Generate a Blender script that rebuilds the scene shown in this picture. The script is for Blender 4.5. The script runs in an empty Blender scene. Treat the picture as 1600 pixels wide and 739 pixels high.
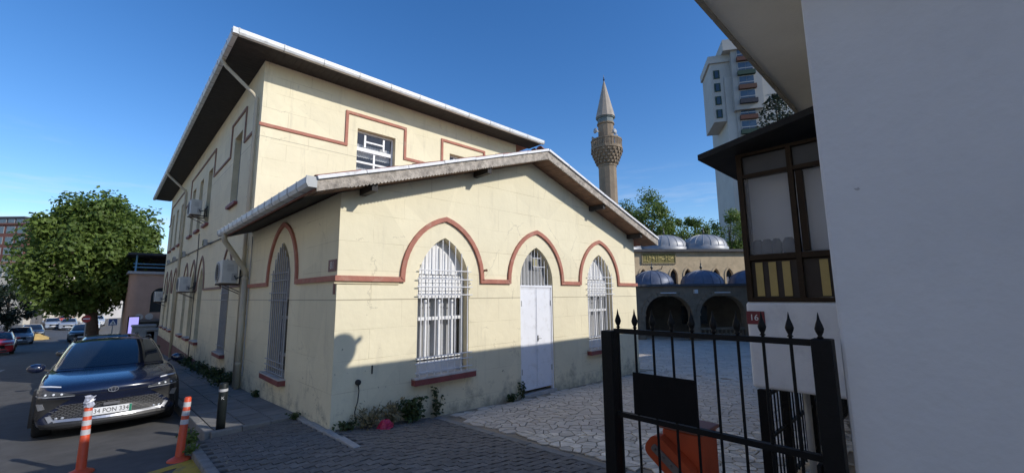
import bpy, bmesh, math, random
from mathutils import Vector, Matrix
from mathutils.geometry import tessellate_polygon
from mathutils.bvhtree import BVHTree
random.seed(7)
rad = math.radians
scene = bpy.context.scene
COL = scene.collection

# ------------------------------------------------------------------ camera
W0, H0, FPX = 1600.0, 739.0, 655.46
CAMX = Vector((0.72204337, -0.69178968, -0.00896691))
CAMY = Vector((-0.09051703, -0.10730911, 0.99009667))
CAMZ = Vector((-0.68590089, -0.71408108, -0.14010058))
EYE = Vector((-2.578, -6.6326, 1.95))
cd = bpy.data.cameras.new('camera'); cam = bpy.data.objects.new('camera', cd); COL.objects.link(cam)
cam.matrix_world = Matrix(((CAMX.x, CAMY.x, CAMZ.x, EYE.x), (CAMX.y, CAMY.y, CAMZ.y, EYE.y),
                           (CAMX.z, CAMY.z, CAMZ.z, EYE.z), (0, 0, 0, 1)))
cd.sensor_width = 36; cd.lens = FPX / W0 * 36; cd.clip_end = 6000; cd.clip_start = .05
scene.camera = cam

# ------------------------------------------------------------------ light
SUN_EL, SUN_AZ = 30.0, 24.0            # elevation, and degrees off the front facade's normal
tosun = Vector((math.sin(rad(SUN_AZ)) * math.cos(rad(SUN_EL)), -math.cos(rad(SUN_AZ)) * math.cos(rad(SUN_EL)), math.sin(rad(SUN_EL))))
world = bpy.data.worlds.new('World'); scene.world = world; world.use_nodes = True
wn = world.node_tree.nodes; wl = world.node_tree.links
sky = wn.new('ShaderNodeTexSky'); sky.sky_type = 'NISHITA'; sky.sun_disc = False
sky.sun_elevation = rad(SUN_EL); sky.sun_rotation = math.atan2(tosun.x, tosun.y)
sky.altitude = 0; sky.air_density = 1.0; sky.dust_density = 0.3; sky.ozone_density = 2.5
hsv = wn.new('ShaderNodeHueSaturation'); hsv.inputs['Saturation'].default_value = 1.30; hsv.inputs['Hue'].default_value = .508
wl.new(sky.outputs[0], hsv.inputs['Color'])
tcw = wn.new('ShaderNodeTexCoord'); mpw = wn.new('ShaderNodeMapping'); mpw.inputs['Scale'].default_value = (2.2, 2.2, 16); wl.new(tcw.outputs['Generated'], mpw.inputs[0])
nzw = wn.new('ShaderNodeTexNoise'); nzw.inputs['Scale'].default_value = 2.1; nzw.inputs['Detail'].default_value = 8; nzw.inputs['Roughness'].default_value = .6; wl.new(mpw.outputs[0], nzw.inputs['Vector'])
crw = wn.new('ShaderNodeValToRGB'); crw.color_ramp.elements[0].position = .50; crw.color_ramp.elements[1].position = .80; crw.color_ramp.elements[1].color = (.75, .75, .75, 1); wl.new(nzw.outputs['Fac'], crw.inputs[0])
sxw = wn.new('ShaderNodeSeparateXYZ'); wl.new(tcw.outputs['Generated'], sxw.inputs[0])
lww = wn.new('ShaderNodeMapRange'); lww.inputs['From Min'].default_value = .30; lww.inputs['From Max'].default_value = .10; wl.new(sxw.outputs[2], lww.inputs[0])   # thin cloud lies low, all round the horizon
mlw = wn.new('ShaderNodeMath'); mlw.operation = 'MULTIPLY'; wl.new(crw.outputs[0], mlw.inputs[0]); wl.new(lww.outputs[0], mlw.inputs[1])
mxw = wn.new('ShaderNodeMixRGB'); mxw.inputs[2].default_value = (4.6, 4.9, 5.4, 1); wl.new(mlw.outputs[0], mxw.inputs[0]); wl.new(hsv.outputs[0], mxw.inputs[1]); wl.new(mxw.outputs[0], wn['Background'].inputs[0]); wn['Background'].inputs[1].default_value = 0.124
sd = bpy.data.lights.new('sun', 'SUN'); sd.energy = 2.55; sd.angle = rad(.5); sd.color = (1, .955, .89)
sun = bpy.data.objects.new('sun', sd); COL.objects.link(sun)
sun.rotation_euler = tosun.to_track_quat('Z', 'Y').to_euler()
vs = scene.view_settings; vs.view_transform = 'Standard'; vs.look = 'None'; vs.gamma = 1; vs.exposure = 0.52
scene.render.engine = 'CYCLES'
try:
    scene.cycles.use_denoising = True; scene.cycles.max_bounces = 8; scene.cycles.transparent_max_bounces = 12
except Exception: pass

# ------------------------------------------------------------------ pixel helpers (directions only; distances come from planes touched)
def ray(px, py):
    return CAMX * (px - W0 / 2) + CAMY * (H0 / 2 - py) - CAMZ * FPX
def ony(px, py, y):
    r = ray(px, py); return EYE + r * ((y - EYE.y) / r.y)
def onx(px, py, x):
    r = ray(px, py); return EYE + r * ((x - EYE.x) / r.x)
def onz(px, py, z):
    r = ray(px, py); return EYE + r * ((z - EYE.z) / r.z)
def atd(px, py, depth):
    return EYE + ray(px, py) * (depth / FPX)
def proj(p):
    v = Vector(p) - EYE; d = -v.dot(CAMZ)
    if d <= .05: return None
    return (W0 / 2 + v.dot(CAMX) / d * FPX, H0 / 2 - v.dot(CAMY) / d * FPX, d)

# ------------------------------------------------------------------ materials
def lin(c):
    return tuple(((v / 255) / 12.92 if v / 255 <= .04045 else ((v / 255 + .055) / 1.055) ** 2.4) for v in c)
MATS = {}
def mat(name, col, rough=.8, var=.12, scale=4.0, bump=0.0, bscale=60.0, metal=0.0, rand=0.0, spec=.5, coat=0.0, stain=None, stain_scale=2.0, stain_amt=.5, vert=False, trans=0.0):
    if name in MATS: return MATS[name]
    m = bpy.data.materials.new(name); m.use_nodes = True; MATS[name] = m
    nt = m.node_tree; n = nt.nodes; l = nt.links; b = n['Principled BSDF']
    geo = n.new('ShaderNodeNewGeometry'); pos = geo.outputs['Position']
    if rand > 0:
        tc = n.new('ShaderNodeTexCoord'); pos = tc.outputs['Object']
        oi = n.new('ShaderNodeObjectInfo'); va = n.new('ShaderNodeVectorMath'); va.operation = 'ADD'
        ml = n.new('ShaderNodeMath'); ml.operation = 'MULTIPLY'; ml.inputs[1].default_value = 50
        l.new(oi.outputs['Random'], ml.inputs[0]); l.new(tc.outputs['Object'], va.inputs[0]); l.new(ml.outputs[0], va.inputs[1]); pos = va.outputs[0]
    if vert:
        mp = n.new('ShaderNodeMapping'); mp.inputs['Scale'].default_value = (1, 1, .22); l.new(pos, mp.inputs[0]); pv = mp.outputs[0]
    else: pv = pos
    no = n.new('ShaderNodeTexNoise'); no.inputs['Scale'].default_value = scale; no.inputs['Detail'].default_value = 6; no.inputs['Roughness'].default_value = .62
    l.new(pv, no.inputs['Vector'])
    cr = n.new('ShaderNodeValToRGB'); cr.color_ramp.elements[0].position = .3; cr.color_ramp.elements[1].position = .7
    cr.color_ramp.elements[0].color = tuple(max(0, c * (1 - var)) for c in col) + (1,)
    cr.color_ramp.elements[1].color = tuple(min(1, c * (1 + var)) for c in col) + (1,)
    l.new(no.outputs['Fac'], cr.inputs[0]); out = cr.outputs[0]
    if stain:
        n2 = n.new('ShaderNodeTexNoise'); n2.inputs['Scale'].default_value = stain_scale; n2.inputs['Detail'].default_value = 8; n2.inputs['Roughness'].default_value = .7
        l.new(pv, n2.inputs['Vector'])
        r2 = n.new('ShaderNodeValToRGB'); r2.color_ramp.elements[0].position = .52; r2.color_ramp.elements[1].position = .72
        r2.color_ramp.elements[1].color = (stain_amt,) * 3 + (1,)
        l.new(n2.outputs['Fac'], r2.inputs[0])
        mx = n.new('ShaderNodeMixRGB'); mx.inputs[2].default_value = tuple(stain) + (1,)
        l.new(r2.outputs[0], mx.inputs[0]); l.new(out, mx.inputs[1]); out = mx.outputs[0]
    if rand > 0:
        hs = n.new('ShaderNodeHueSaturation'); mr = n.new('ShaderNodeMapRange')
        mr.inputs['To Min'].default_value = 1 - rand; mr.inputs['To Max'].default_value = 1 + rand
        l.new(oi.outputs['Random'], mr.inputs[0]); l.new(mr.outputs[0], hs.inputs['Value']); l.new(out, hs.inputs['Color']); out = hs.outputs[0]
    l.new(out, b.inputs['Base Color'])
    b.inputs['Roughness'].default_value = rough; b.inputs['Metallic'].default_value = metal
    b.inputs['Specular IOR Level'].default_value = spec; b.inputs['Coat Weight'].default_value = coat; b.inputs['Coat Roughness'].default_value = .04
    b.inputs['Transmission Weight'].default_value = trans
    if bump > 0:
        n3 = n.new('ShaderNodeTexNoise'); n3.inputs['Scale'].default_value = bscale; n3.inputs['Detail'].default_value = 5
        l.new(pos, n3.inputs['Vector'])
        bp = n.new('ShaderNodeBump'); bp.inputs['Strength'].default_value = bump; bp.inputs['Distance'].default_value = .02
        l.new(n3.outputs['Fac'], bp.inputs['Height']); l.new(bp.outputs[0], b.inputs['Normal'])
    return m

def facade_mat(name, col, seams, course=.47):
    """painted plaster scored in faint courses, with weather stains"""
    m = bpy.data.materials.new(name); m.use_nodes = True; MATS[name] = m
    nt = m.node_tree; n = nt.nodes; l = nt.links; b = n['Principled BSDF']
    geo = n.new('ShaderNodeNewGeometry'); sx = n.new('ShaderNodeSeparateXYZ'); l.new(geo.outputs['Position'], sx.inputs[0])
    def M(op, a, bb=None, c=None):
        q = n.new('ShaderNodeMath'); q.operation = op
        for i, v in enumerate((a, bb, c)):
            if v is None: continue
            if isinstance(v, (int, float)): q.inputs[i].default_value = v
            else: l.new(v, q.inputs[i])
        return q.outputs[0]
    u = M('SUBTRACT', sx.outputs[0], sx.outputs[1])
    cb = n.new('ShaderNodeCombineXYZ'); l.new(u, cb.inputs[0]); l.new(M('SUBTRACT', sx.outputs[2], seams[0] - course * 20), cb.inputs[1])
    nw = n.new('ShaderNodeTexNoise'); nw.inputs['Scale'].default_value = 1.3; l.new(geo.outputs['Position'], nw.inputs['Vector'])
    bt = n.new('ShaderNodeTexBrick'); bt.inputs['Scale'].default_value = 1; bt.inputs['Brick Width'].default_value = 1.13; bt.inputs['Row Height'].default_value = course
    bt.inputs['Mortar Size'].default_value = .005; bt.inputs['Mortar Smooth'].default_value = .3
    bt.inputs['Color1'].default_value = (1, 1, 1, 1); bt.inputs['Color2'].default_value = (.975, .97, .96, 1); bt.inputs['Mortar'].default_value = (.66, .62, .55, 1)
    l.new(cb.outputs[0], bt.inputs['Vector'])
    # joints fade in and out
    jm = n.new('ShaderNodeValToRGB'); jm.color_ramp.elements[0].position = .38; jm.color_ramp.elements[1].position = .62; l.new(nw.outputs['Fac'], jm.inputs[0])
    no = n.new('ShaderNodeTexNoise'); no.inputs['Scale'].default_value = 1.1; no.inputs['Detail'].default_value = 8; no.inputs['Roughness'].default_value = .65
    l.new(geo.outputs['Position'], no.inputs['Vector'])
    cr = n.new('ShaderNodeValToRGB'); cr.color_ramp.elements[0].position = .28; cr.color_ramp.elements[1].position = .66
    cr.color_ramp.elements[0].color = tuple(c * .91 for c in col) + (1,); cr.color_ramp.elements[1].color = tuple(col) + (1,)
    l.new(no.outputs['Fac'], cr.inputs[0])
    m1 = n.new('ShaderNodeMixRGB'); m1.blend_type = 'MULTIPLY'; l.new(M('MULTIPLY', jm.outputs[0], .8), m1.inputs[0]); l.new(cr.outputs[0], m1.inputs[1]); l.new(bt.outputs['Color'], m1.inputs[2])
    out = m1.outputs[0]
    for s in seams:
        d = M('ABSOLUTE', M('SUBTRACT', sx.outputs[2], s)); k = M('LESS_THAN', d, .009)
        ms = n.new('ShaderNodeMixRGB'); ms.inputs[2].default_value = (.30, .25, .17, 1); l.new(M('MULTIPLY', k, .62), ms.inputs[0]); l.new(out, ms.inputs[1]); out = ms.outputs[0]
    # vertical run-off stains
    mp = n.new('ShaderNodeMapping'); mp.inputs['Scale'].default_value = (2.6, 2.6, .35); l.new(geo.outputs['Position'], mp.inputs[0])
    ns = n.new('ShaderNodeTexNoise'); ns.inputs['Scale'].default_value = 1.7; ns.inputs['Detail'].default_value = 9; ns.inputs['Roughness'].default_value = .7; l.new(mp.outputs[0], ns.inputs['Vector'])
    rs = n.new('ShaderNodeValToRGB'); rs.color_ramp.elements[0].position = .56; rs.color_ramp.elements[1].position = .78; rs.color_ramp.elements[1].color = (.36, .36, .36, 1); l.new(ns.outputs['Fac'], rs.inputs[0])
    m2 = n.new('ShaderNodeMixRGB'); m2.inputs[2].default_value = (.36, .31, .23, 1); l.new(rs.outputs[0], m2.inputs[0]); l.new(out, m2.inputs[1]); out = m2.outputs[0]
    # splash dirt and flaked spots low on the wall
    nd = n.new('ShaderNodeTexNoise'); nd.inputs['Scale'].default_value = 3.2; nd.inputs['Detail'].default_value = 10; nd.inputs['Roughness'].default_value = .72; l.new(geo.outputs['Position'], nd.inputs['Vector'])
    hz = n.new('ShaderNodeMapRange'); hz.inputs['From Min'].default_value = .9; hz.inputs['From Max'].default_value = -.25; hz.inputs['To Min'].default_value = 0; hz.inputs['To Max'].default_value = .30
    l.new(sx.outputs[2], hz.inputs[0])
    dd = M('ADD', nd.outputs['Fac'], hz.outputs[0]); rd = n.new('ShaderNodeValToRGB'); rd.color_ramp.elements[0].position = .70; rd.color_ramp.elements[1].position = .88; rd.color_ramp.elements[1].color = (.6, .6, .6, 1); l.new(dd, rd.inputs[0])
    m3 = n.new('ShaderNodeMixRGB'); m3.inputs[2].default_value = (.22, .20, .15, 1); l.new(rd.outputs[0], m3.inputs[0]); l.new(out, m3.inputs[1]); out = m3.outputs[0]
    # chips and dark specks, thick low down and thinning out above
    nc = n.new('ShaderNodeTexNoise'); nc.inputs['Scale'].default_value = 11; nc.inputs['Detail'].default_value = 6; nc.inputs['Roughness'].default_value = .6; l.new(geo.outputs['Position'], nc.inputs['Vector'])
    hc = n.new('ShaderNodeMapRange'); hc.inputs['From Min'].default_value = 2.2; hc.inputs['From Max'].default_value = .1; hc.inputs['To Min'].default_value = -.02; hc.inputs['To Max'].default_value = .075; l.new(sx.outputs[2], hc.inputs[0])
    rc_ = n.new('ShaderNodeValToRGB'); rc_.color_ramp.elements[0].position = .72; rc_.color_ramp.elements[1].position = .745; rc_.color_ramp.elements[1].color = (.8, .8, .8, 1); l.new(M('ADD', nc.outputs['Fac'], hc.outputs[0]), rc_.inputs[0])
    m4 = n.new('ShaderNodeMixRGB'); m4.inputs[2].default_value = (.13, .105, .075, 1); l.new(rc_.outputs[0], m4.inputs[0]); l.new(out, m4.inputs[1]); out = m4.outputs[0]
    # repainted patches a shade off
    np2 = n.new('ShaderNodeTexVoronoi'); np2.inputs['Scale'].default_value = .8; l.new(geo.outputs['Position'], np2.inputs['Vector'])
    hp = n.new('ShaderNodeHueSaturation'); mr = n.new('ShaderNodeMapRange'); mr.inputs['To Min'].default_value = .94; mr.inputs['To Max'].default_value = 1.02
    sp_ = n.new('ShaderNodeSeparateColor'); l.new(np2.outputs['Color'], sp_.inputs[0]); l.new(sp_.outputs[0], mr.inputs[0]); l.new(mr.outputs[0], hp.inputs['Value']); l.new(out, hp.inputs['Color']); out = hp.outputs[0]
    # hairline cracks
    wv = n.new('ShaderNodeTexVoronoi'); wv.feature = 'DISTANCE_TO_EDGE'; wv.inputs['Scale'].default_value = .75
    mxv = n.new('ShaderNodeMixRGB'); mxv.inputs[0].default_value = .22; l.new(geo.outputs['Position'], mxv.inputs[1]); l.new(nd.outputs['Color'], mxv.inputs[2]); l.new(mxv.outputs[0], wv.inputs['Vector'])
    kc = M('MULTIPLY', M('LESS_THAN', wv.outputs['Distance'], .0032), M('GREATER_THAN', no.outputs['Fac'], .54))
    m5 = n.new('ShaderNodeMixRGB'); m5.inputs[2].default_value = (.25, .21, .15, 1); l.new(M('MULTIPLY', kc, .3), m5.inputs[0]); l.new(out, m5.inputs[1]); out = m5.outputs[0]
    l.new(out, b.inputs['Base Color']); b.inputs['Roughness'].default_value = .85; b.inputs['Specular IOR Level'].default_value = .25
    nb = n.new('ShaderNodeTexNoise'); nb.inputs['Scale'].default_value = 9; nb.inputs['Detail'].default_value = 9; l.new(geo.outputs['Position'], nb.inputs['Vector'])
    hh = M('ADD', M('MULTIPLY', nb.outputs['Fac'], .8), M('MULTIPLY', bt.outputs['Fac'], -.35))
    bp = n.new('ShaderNodeBump'); bp.inputs['Strength'].default_value = .35; bp.inputs['Distance'].default_value = .02; l.new(hh, bp.inputs['Height']); l.new(bp.outputs[0], b.inputs['Normal'])
    return m

def glass_mat(name, tint=(.75, .8, .85), mixf=.3, rough=.02):
    m = bpy.data.materials.new(name); m.use_nodes = True; MATS[name] = m
    n = m.node_tree.nodes; l = m.node_tree.links; n.remove(n['Principled BSDF'])
    t = n.new('ShaderNodeBsdfTransparent'); t.inputs[0].default_value = tint + (1,)
    g = n.new('ShaderNodeBsdfGlossy'); g.inputs['Roughness'].default_value = rough
    lw = n.new('ShaderNodeLayerWeight'); lw.inputs[0].default_value = .5; fr = n.new('ShaderNodeMath'); fr.operation = 'POWER'; fr.inputs[1].default_value = 4.0; l.new(lw.outputs['Facing'], fr.inputs[0])
    ad = n.new('ShaderNodeMath'); ad.operation = 'ADD'; ad.inputs[1].default_value = mixf * .25; ad.use_clamp = True; l.new(fr.outputs[0], ad.inputs[0])
    mx = n.new('ShaderNodeMixShader'); l.new(ad.outputs[0], mx.inputs[0]); l.new(t.outputs[0], mx.inputs[1]); l.new(g.outputs[0], mx.inputs[2])
    l.new(mx.outputs[0], n['Material Output'].inputs[0]); return m

def frost_mat(name):
    m = bpy.data.materials.new(name); m.use_nodes = True; MATS[name] = m
    n = m.node_tree.nodes; l = m.node_tree.links; p = n['Principled BSDF']; p.inputs['Base Color'].default_value = (.72, .72, .72, 1); p.inputs['Roughness'].default_value = .38; p.inputs['Specular IOR Level'].default_value = .35
    t = n.new('ShaderNodeBsdfTransparent'); t.inputs[0].default_value = (.9, .9, .9, 1)
    mx = n.new('ShaderNodeMixShader'); mx.inputs[0].default_value = .72; l.new(p.outputs[0], mx.inputs[1]); l.new(t.outputs[0], mx.inputs[2]); l.new(mx.outputs[0], n['Material Output'].inputs[0]); return m
def leaf_mat(name, a, b_, trans=.35):
    m = bpy.data.materials.new(name); m.use_nodes = True; MATS[name] = m
    n = m.node_tree.nodes; l = m.node_tree.links; p = n['Principled BSDF']
    geo = n.new('ShaderNodeNewGeometry'); cr = n.new('ShaderNodeValToRGB'); cr.color_ramp.elements[0].color = a + (1,); cr.color_ramp.elements[1].color = b_ + (1,)
    no = n.new('ShaderNodeTexNoise'); no.inputs['Scale'].default_value = .55; l.new(geo.outputs['Position'], no.inputs['Vector'])
    ad = n.new('ShaderNodeMath'); ad.operation = 'MULTIPLY_ADD'; ad.inputs[1].default_value = .55; l.new(geo.outputs['Random Per Island'], ad.inputs[0])
    ms = n.new('ShaderNodeMath'); ms.operation = 'MULTIPLY'; ms.inputs[1].default_value = .5; l.new(no.outputs['Fac'], ms.inputs[0]); l.new(ms.outputs[0], ad.inputs[2])
    l.new(ad.outputs[0], cr.inputs[0]); l.new(cr.outputs[0], p.inputs['Base Color'])
    p.inputs['Roughness'].default_value = .5; p.inputs['Specular IOR Level'].default_value = .4
    tr = n.new('ShaderNodeBsdfTranslucent'); l.new(cr.outputs[0], tr.inputs[0])
    mx = n.new('ShaderNodeMixShader'); mx.inputs[0].default_value = trans; l.new(p.outputs[0], mx.inputs[1]); l.new(tr.outputs[0], mx.inputs[2])
    l.new(mx.outputs[0], n['Material Output'].inputs[0]); return m

CREAM = facade_mat('cream_plaster', (.83, .75, .53), (1.91, 6.256))
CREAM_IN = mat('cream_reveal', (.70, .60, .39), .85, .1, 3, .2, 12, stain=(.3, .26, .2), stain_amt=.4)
TRIM = mat('terracotta_trim', (.40, .155, .105), .75, .14, 5, .2, 40, stain=(.5, .36, .27), stain_scale=4, stain_amt=.5)
SILLRED = mat('sill_red', (.22, .055, .05), .6, .2, 6, .2, 30, stain=(.3, .25, .22), stain_amt=.4)
SILLTOP = mat('sill_concrete', (.50, .47, .43), .85, .2, 6, .3, 30, stain=(.2, .18, .15), stain_amt=.5)
PLINTH = mat('plinth_maroon', (.15, .06, .055), .8, .2, 3, .2, 20, stain=(.12, .1, .09))
WPAINT = mat('white_paint', (.78, .78, .77), .5, .05, 6, .08, 30, stain=(.5, .47, .42), stain_amt=.3)
WDOOR = mat('white_door_metal', (.80, .81, .84), .4, .04, 2, .05, 8, stain=(.45, .42, .38), stain_scale=6, stain_amt=.42)
WIRON = mat('white_iron', (.74, .74, .74), .5, .08, 12, stain=(.4, .33, .28), stain_scale=9, stain_amt=.35)
WIRON2 = mat('white_iron_painted_shade', (.36, .36, .37), .6, .12, 12, stain=(.2, .17, .15), stain_scale=9, stain_amt=.4)  # white iron darkened: shade of the street-side grilles put into the colour
GUTTER = mat('white_gutter', (.70, .71, .70), .45, .08, 3, .1, 20, stain=(.25, .24, .21), stain_scale=3.5, stain_amt=.6)
GCLIP = mat('gutter_clip_grey', (.40, .41, .40), .5, .1, 3)
PIPE = mat('cream_pipe', (.52, .46, .34), .6, .1, 3, stain=(.3, .27, .22), stain_amt=.4, vert=True)
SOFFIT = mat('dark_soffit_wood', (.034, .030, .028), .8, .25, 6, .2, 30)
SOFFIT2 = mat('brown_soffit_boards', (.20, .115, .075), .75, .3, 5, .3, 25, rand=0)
FASCIA = mat('grey_weathered_wood', (.40, .35, .29), .9, .4, 9, .8, 35, stain=(.12, .10, .085), stain_scale=6, stain_amt=.85)
TILE = mat('roof_tile', (.33, .14, .09), .85, .25, 5, .3, 30, rand=.2)
ROOFR = mat('roof_plane', (.30, .14, .10), .9, .25, 5, .4, 20)
IRONBLK = mat('black_iron', (.005, .005, .0055), .55, .3, 10, .15, 50, spec=.22)
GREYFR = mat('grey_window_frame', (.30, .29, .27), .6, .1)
DULLGL = mat('dull_dark_glass', (.05, .05, .05), .22, .3, 2, spec=.35)
GLASS = glass_mat('window_glass', (.86, .88, .90), .3)
DGLASS = mat('dark_glass', (.02, .024, .03), .05, .1, 2, spec=.8)
CURTAIN = mat('grey_curtain', (.56, .54, .51), .9, .15, 3, vert=True)
DARKIN = mat('dark_interior', (.03, .028, .026), .9)
PLASTIC_GREY = mat('grey_plastic', (.35, .35, .34), .5, .08, 5)
ACWHITE = mat('ac_casing', (.55, .54, .50), .5, .08, 4, stain=(.35, .3, .25), stain_amt=.4)
ASPHALT = mat('asphalt', (.095, .093, .09), .85, .22, 2.5, .5, 140, stain=(.05, .05, .05), stain_scale=.8, stain_amt=.7)
SLAB = mat('sidewalk_slab', (.20, .195, .185), .85, .15, 6, .3, 60, rand=.10, stain=(.12, .11, .1), stain_amt=.5)
KERB = mat('kerb_stone', (.22, .215, .20), .85, .18, 6, .4, 40, rand=.1, stain=(.1, .095, .085), stain_amt=.6)
PAVER = mat('brick_paver', (.155, .145, .132), .9, .22, 12, .4, 80, rand=.16, stain=(.08, .075, .065), stain_scale=7, stain_amt=.5)
GROUT = mat('paving_grout', (.115, .10, .082), .95, .25, 6, .4, 60)
MOSA = mat('crazy_paving_stone', (.70, .625, .51), .8, .2, 7, .3, 50, rand=.27, stain=(.27, .24, .2), stain_scale=5, stain_amt=.5)
MORTAR = mat('crazy_paving_mortar', (.29, .24, .175), .95, .25, 5, .3, 60)
EARTH = mat('earth', (.16, .14, .11), .95, .25, 1.5, .4, 30)
PLANT = leaf_mat('weed_leaf', (.018, .035, .010), (.075, .11, .03), .25)
DRYPL = leaf_mat('dry_weed', (.16, .13, .06), (.30, .25, .13), .3)
LEAF = leaf_mat('plane_leaf', (.05, .085, .016), (.23, .32, .07), .48)
LEAFD = leaf_mat('dark_leaf', (.008, .014, .007), (.022, .036, .013), .15)
LEAFB = leaf_mat('bright_leaf', (.05, .085, .018), (.19, .27, .05), .42)
CONIF = leaf_mat('conifer_leaf', (.010, .018, .010), (.03, .045, .02), .1)
BARK = mat('bark', (.12, .09, .065), .95, .3, 5, .6, 20)

# ------------------------------------------------------------------ mesh builder
WM = {}
class MB:
    def __init__(s): s.v = []; s.f = []
    def add(s, vs, fs):
        o = len(s.v); s.v += [tuple(v) for v in vs]; s.f += [tuple(i + o for i in f) for f in fs]; return s
    def box(s, a, b):
        x0, y0, z0 = (min(a[i], b[i]) for i in range(3)); x1, y1, z1 = (max(a[i], b[i]) for i in range(3))
        return s.add([(x0, y0, z0), (x1, y0, z0), (x1, y1, z0), (x0, y1, z0), (x0, y0, z1), (x1, y0, z1), (x1, y1, z1), (x0, y1, z1)],
                     [(3, 2, 1, 0), (4, 5, 6, 7), (0, 1, 5, 4), (1, 2, 6, 5), (2, 3, 7, 6), (3, 0, 4, 7)])
    def obox(s, c, ax, ay, az):
        c = Vector(c); ax = Vector(ax); ay = Vector(ay); az = Vector(az); vs = []
        for k in (-1, 1):
            for i, j in ((-1, -1), (1, -1), (1, 1), (-1, 1)): vs.append(c + ax * i * .5 + ay * j * .5 + az * k * .5)
        return s.add(vs, [(3, 2, 1, 0), (4, 5, 6, 7), (0, 1, 5, 4), (1, 2, 6, 5), (2, 3, 7, 6), (3, 0, 4, 7)])
    def beam(s, p0, p1, w, h, up=(0, 0, 1)):
        p0 = Vector(p0); p1 = Vector(p1); d = (p1 - p0); L = d.length; d.normalize(); up = Vector(up)
        sd_ = d.cross(up)
        if sd_.length < 1e-4: sd_ = d.cross(Vector((1, 0, 0)))
        sd_.normalize(); u = sd_.cross(d)
        return s.obox((p0 + p1) / 2, d * L, sd_ * w, u * h)
    def tube(s, pts, r, n=8, caps=True):
        pts = [Vector(p) for p in pts]; rs = r if isinstance(r, (list, tuple)) else [r] * len(pts)
        rings = []; o = len(s.v); ref = None
        for i, p in enumerate(pts):
            d = (pts[min(i + 1, len(pts) - 1)] - pts[max(i - 1, 0)]).normalized()
            if ref is None:
                ref = d.orthogonal().normalized()
            ref = (ref - d * ref.dot(d)); ref = ref.normalized() if ref.length > 1e-5 else d.orthogonal().normalized()
            b2 = d.cross(ref)
            for k in range(n):
                a = 2 * math.pi * k / n; s.v.append(tuple(p + (ref * math.cos(a) + b2 * math.sin(a)) * rs[i]))
        for i in range(len(pts) - 1):
            for k in range(n): s.f.append((o + i * n + k, o + i * n + (k + 1) % n, o + (i + 1) * n + (k + 1) % n, o + (i + 1) * n + k))
        if caps:
            s.f.append(tuple(o + k for k in reversed(range(n)))); s.f.append(tuple(o + (len(pts) - 1) * n + k for k in range(n)))
        return s
    def lathe(s, c, prof, n=24, ax=(0, 0, 1)):
        c = Vector(c); ax = Vector(ax).normalized(); e1 = ax.orthogonal().normalized(); e2 = ax.cross(e1); o = len(s.v); m = len(prof)
        for (r, z) in prof:
            for k in range(n):
                a = 2 * math.pi * k / n; s.v.append(tuple(c + ax * z + (e1 * math.cos(a) + e2 * math.sin(a)) * r))
        for i in range(m - 1):
            for k in range(n): s.f.append((o + i * n + k, o + i * n + (k + 1) % n, o + (i + 1) * n + (k + 1) % n, o + (i + 1) * n + k))
        s.f.append(tuple(o + k for k in reversed(range(n)))); s.f.append(tuple(o + (m - 1) * n + k for k in range(n)))
        return s
    def prism(s, poly, fmap, d0, d1):
        """poly in (u,v); fmap(u,v,d)->xyz"""
        n = len(poly); o = len(s.v)
        s.v += [tuple(fmap(u, v, d0)) for u, v in poly] + [tuple(fmap(u, v, d1)) for u, v in poly]
        tris = tessellate_polygon([[Vector((u, v, 0)) for u, v in poly]])
        for t in tris: s.f.append(tuple(o + i for i in t)); s.f.append(tuple(o + n + i for i in reversed(t)))
        for i in range(n): s.f.append((o + i, o + (i + 1) % n, o + n + (i + 1) % n, o + n + i))
        return s
    def sheet(s, outer, holes, fmap, d=0.0):
        loops = [outer] + holes; o = len(s.v)
        for lp in loops: s.v += [tuple(fmap(u, v, d)) for u, v in lp]
        for t in tessellate_polygon([[Vector((u, v, 0)) for u, v in lp] for lp in loops]): s.f.append(tuple(o + i for i in t))
        return s
    def reveal(s, lp, fmap, d0, d1):
        n = len(lp); o = len(s.v)
        s.v += [tuple(fmap(u, v, d0)) for u, v in lp] + [tuple(fmap(u, v, d1)) for u, v in lp]
        for i in range(n): s.f.append((o + i, o + (i + 1) % n, o + n + (i + 1) % n, o + n + i))
        return s
    def band(s, path, w, fmap, d0, d1):
        """flat moulding of width w along a (u,v) polyline"""
        P = [Vector((p[0], p[1])) for p in path]; n = len(P); L = []; R_ = []
        for i in range(n):
            a = (P[i] - P[i - 1]).normalized() if i else (P[1] - P[0]).normalized()
            b = (P[i + 1] - P[i]).normalized() if i < n - 1 else a
            na = Vector((-a.y, a.x)); nb = Vector((-b.y, b.x)); m_ = (na + nb); m_ = m_.normalized() / max(.35, m_.normalized().dot(na)) if m_.length > 1e-6 else na
            L.append(P[i] + m_ * w / 2); R_.append(P[i] - m_ * w / 2)
        o = len(s.v)
        for i in range(n):
            s.v += [tuple(fmap(L[i].x, L[i].y, d0)), tuple(fmap(L[i].x, L[i].y, d1)), tuple(fmap(R_[i].x, R_[i].y, d1)), tuple(fmap(R_[i].x, R_[i].y, d0))]
        for i in range(n - 1):
            for k in range(3): s.f.append((o + i * 4 + k, o + i * 4 + k + 1, o + i * 4 + 4 + k + 1, o + i * 4 + 4 + k))
        s.f.append((o, o + 1, o + 2, o + 3)); e = o + (n - 1) * 4; s.f.append((e + 3, e + 2, e + 1, e))
        return s
    def grid(s, rows):
        o = len(s.v); m = len(rows[0])
        for r in rows: s.v += [tuple(p) for p in r]
        for i in range(len(rows) - 1):
            for j in range(m - 1): s.f.append((o + i * m + j, o + i * m + j + 1, o + (i + 1) * m + j + 1, o + (i + 1) * m + j))
        return s
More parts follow.
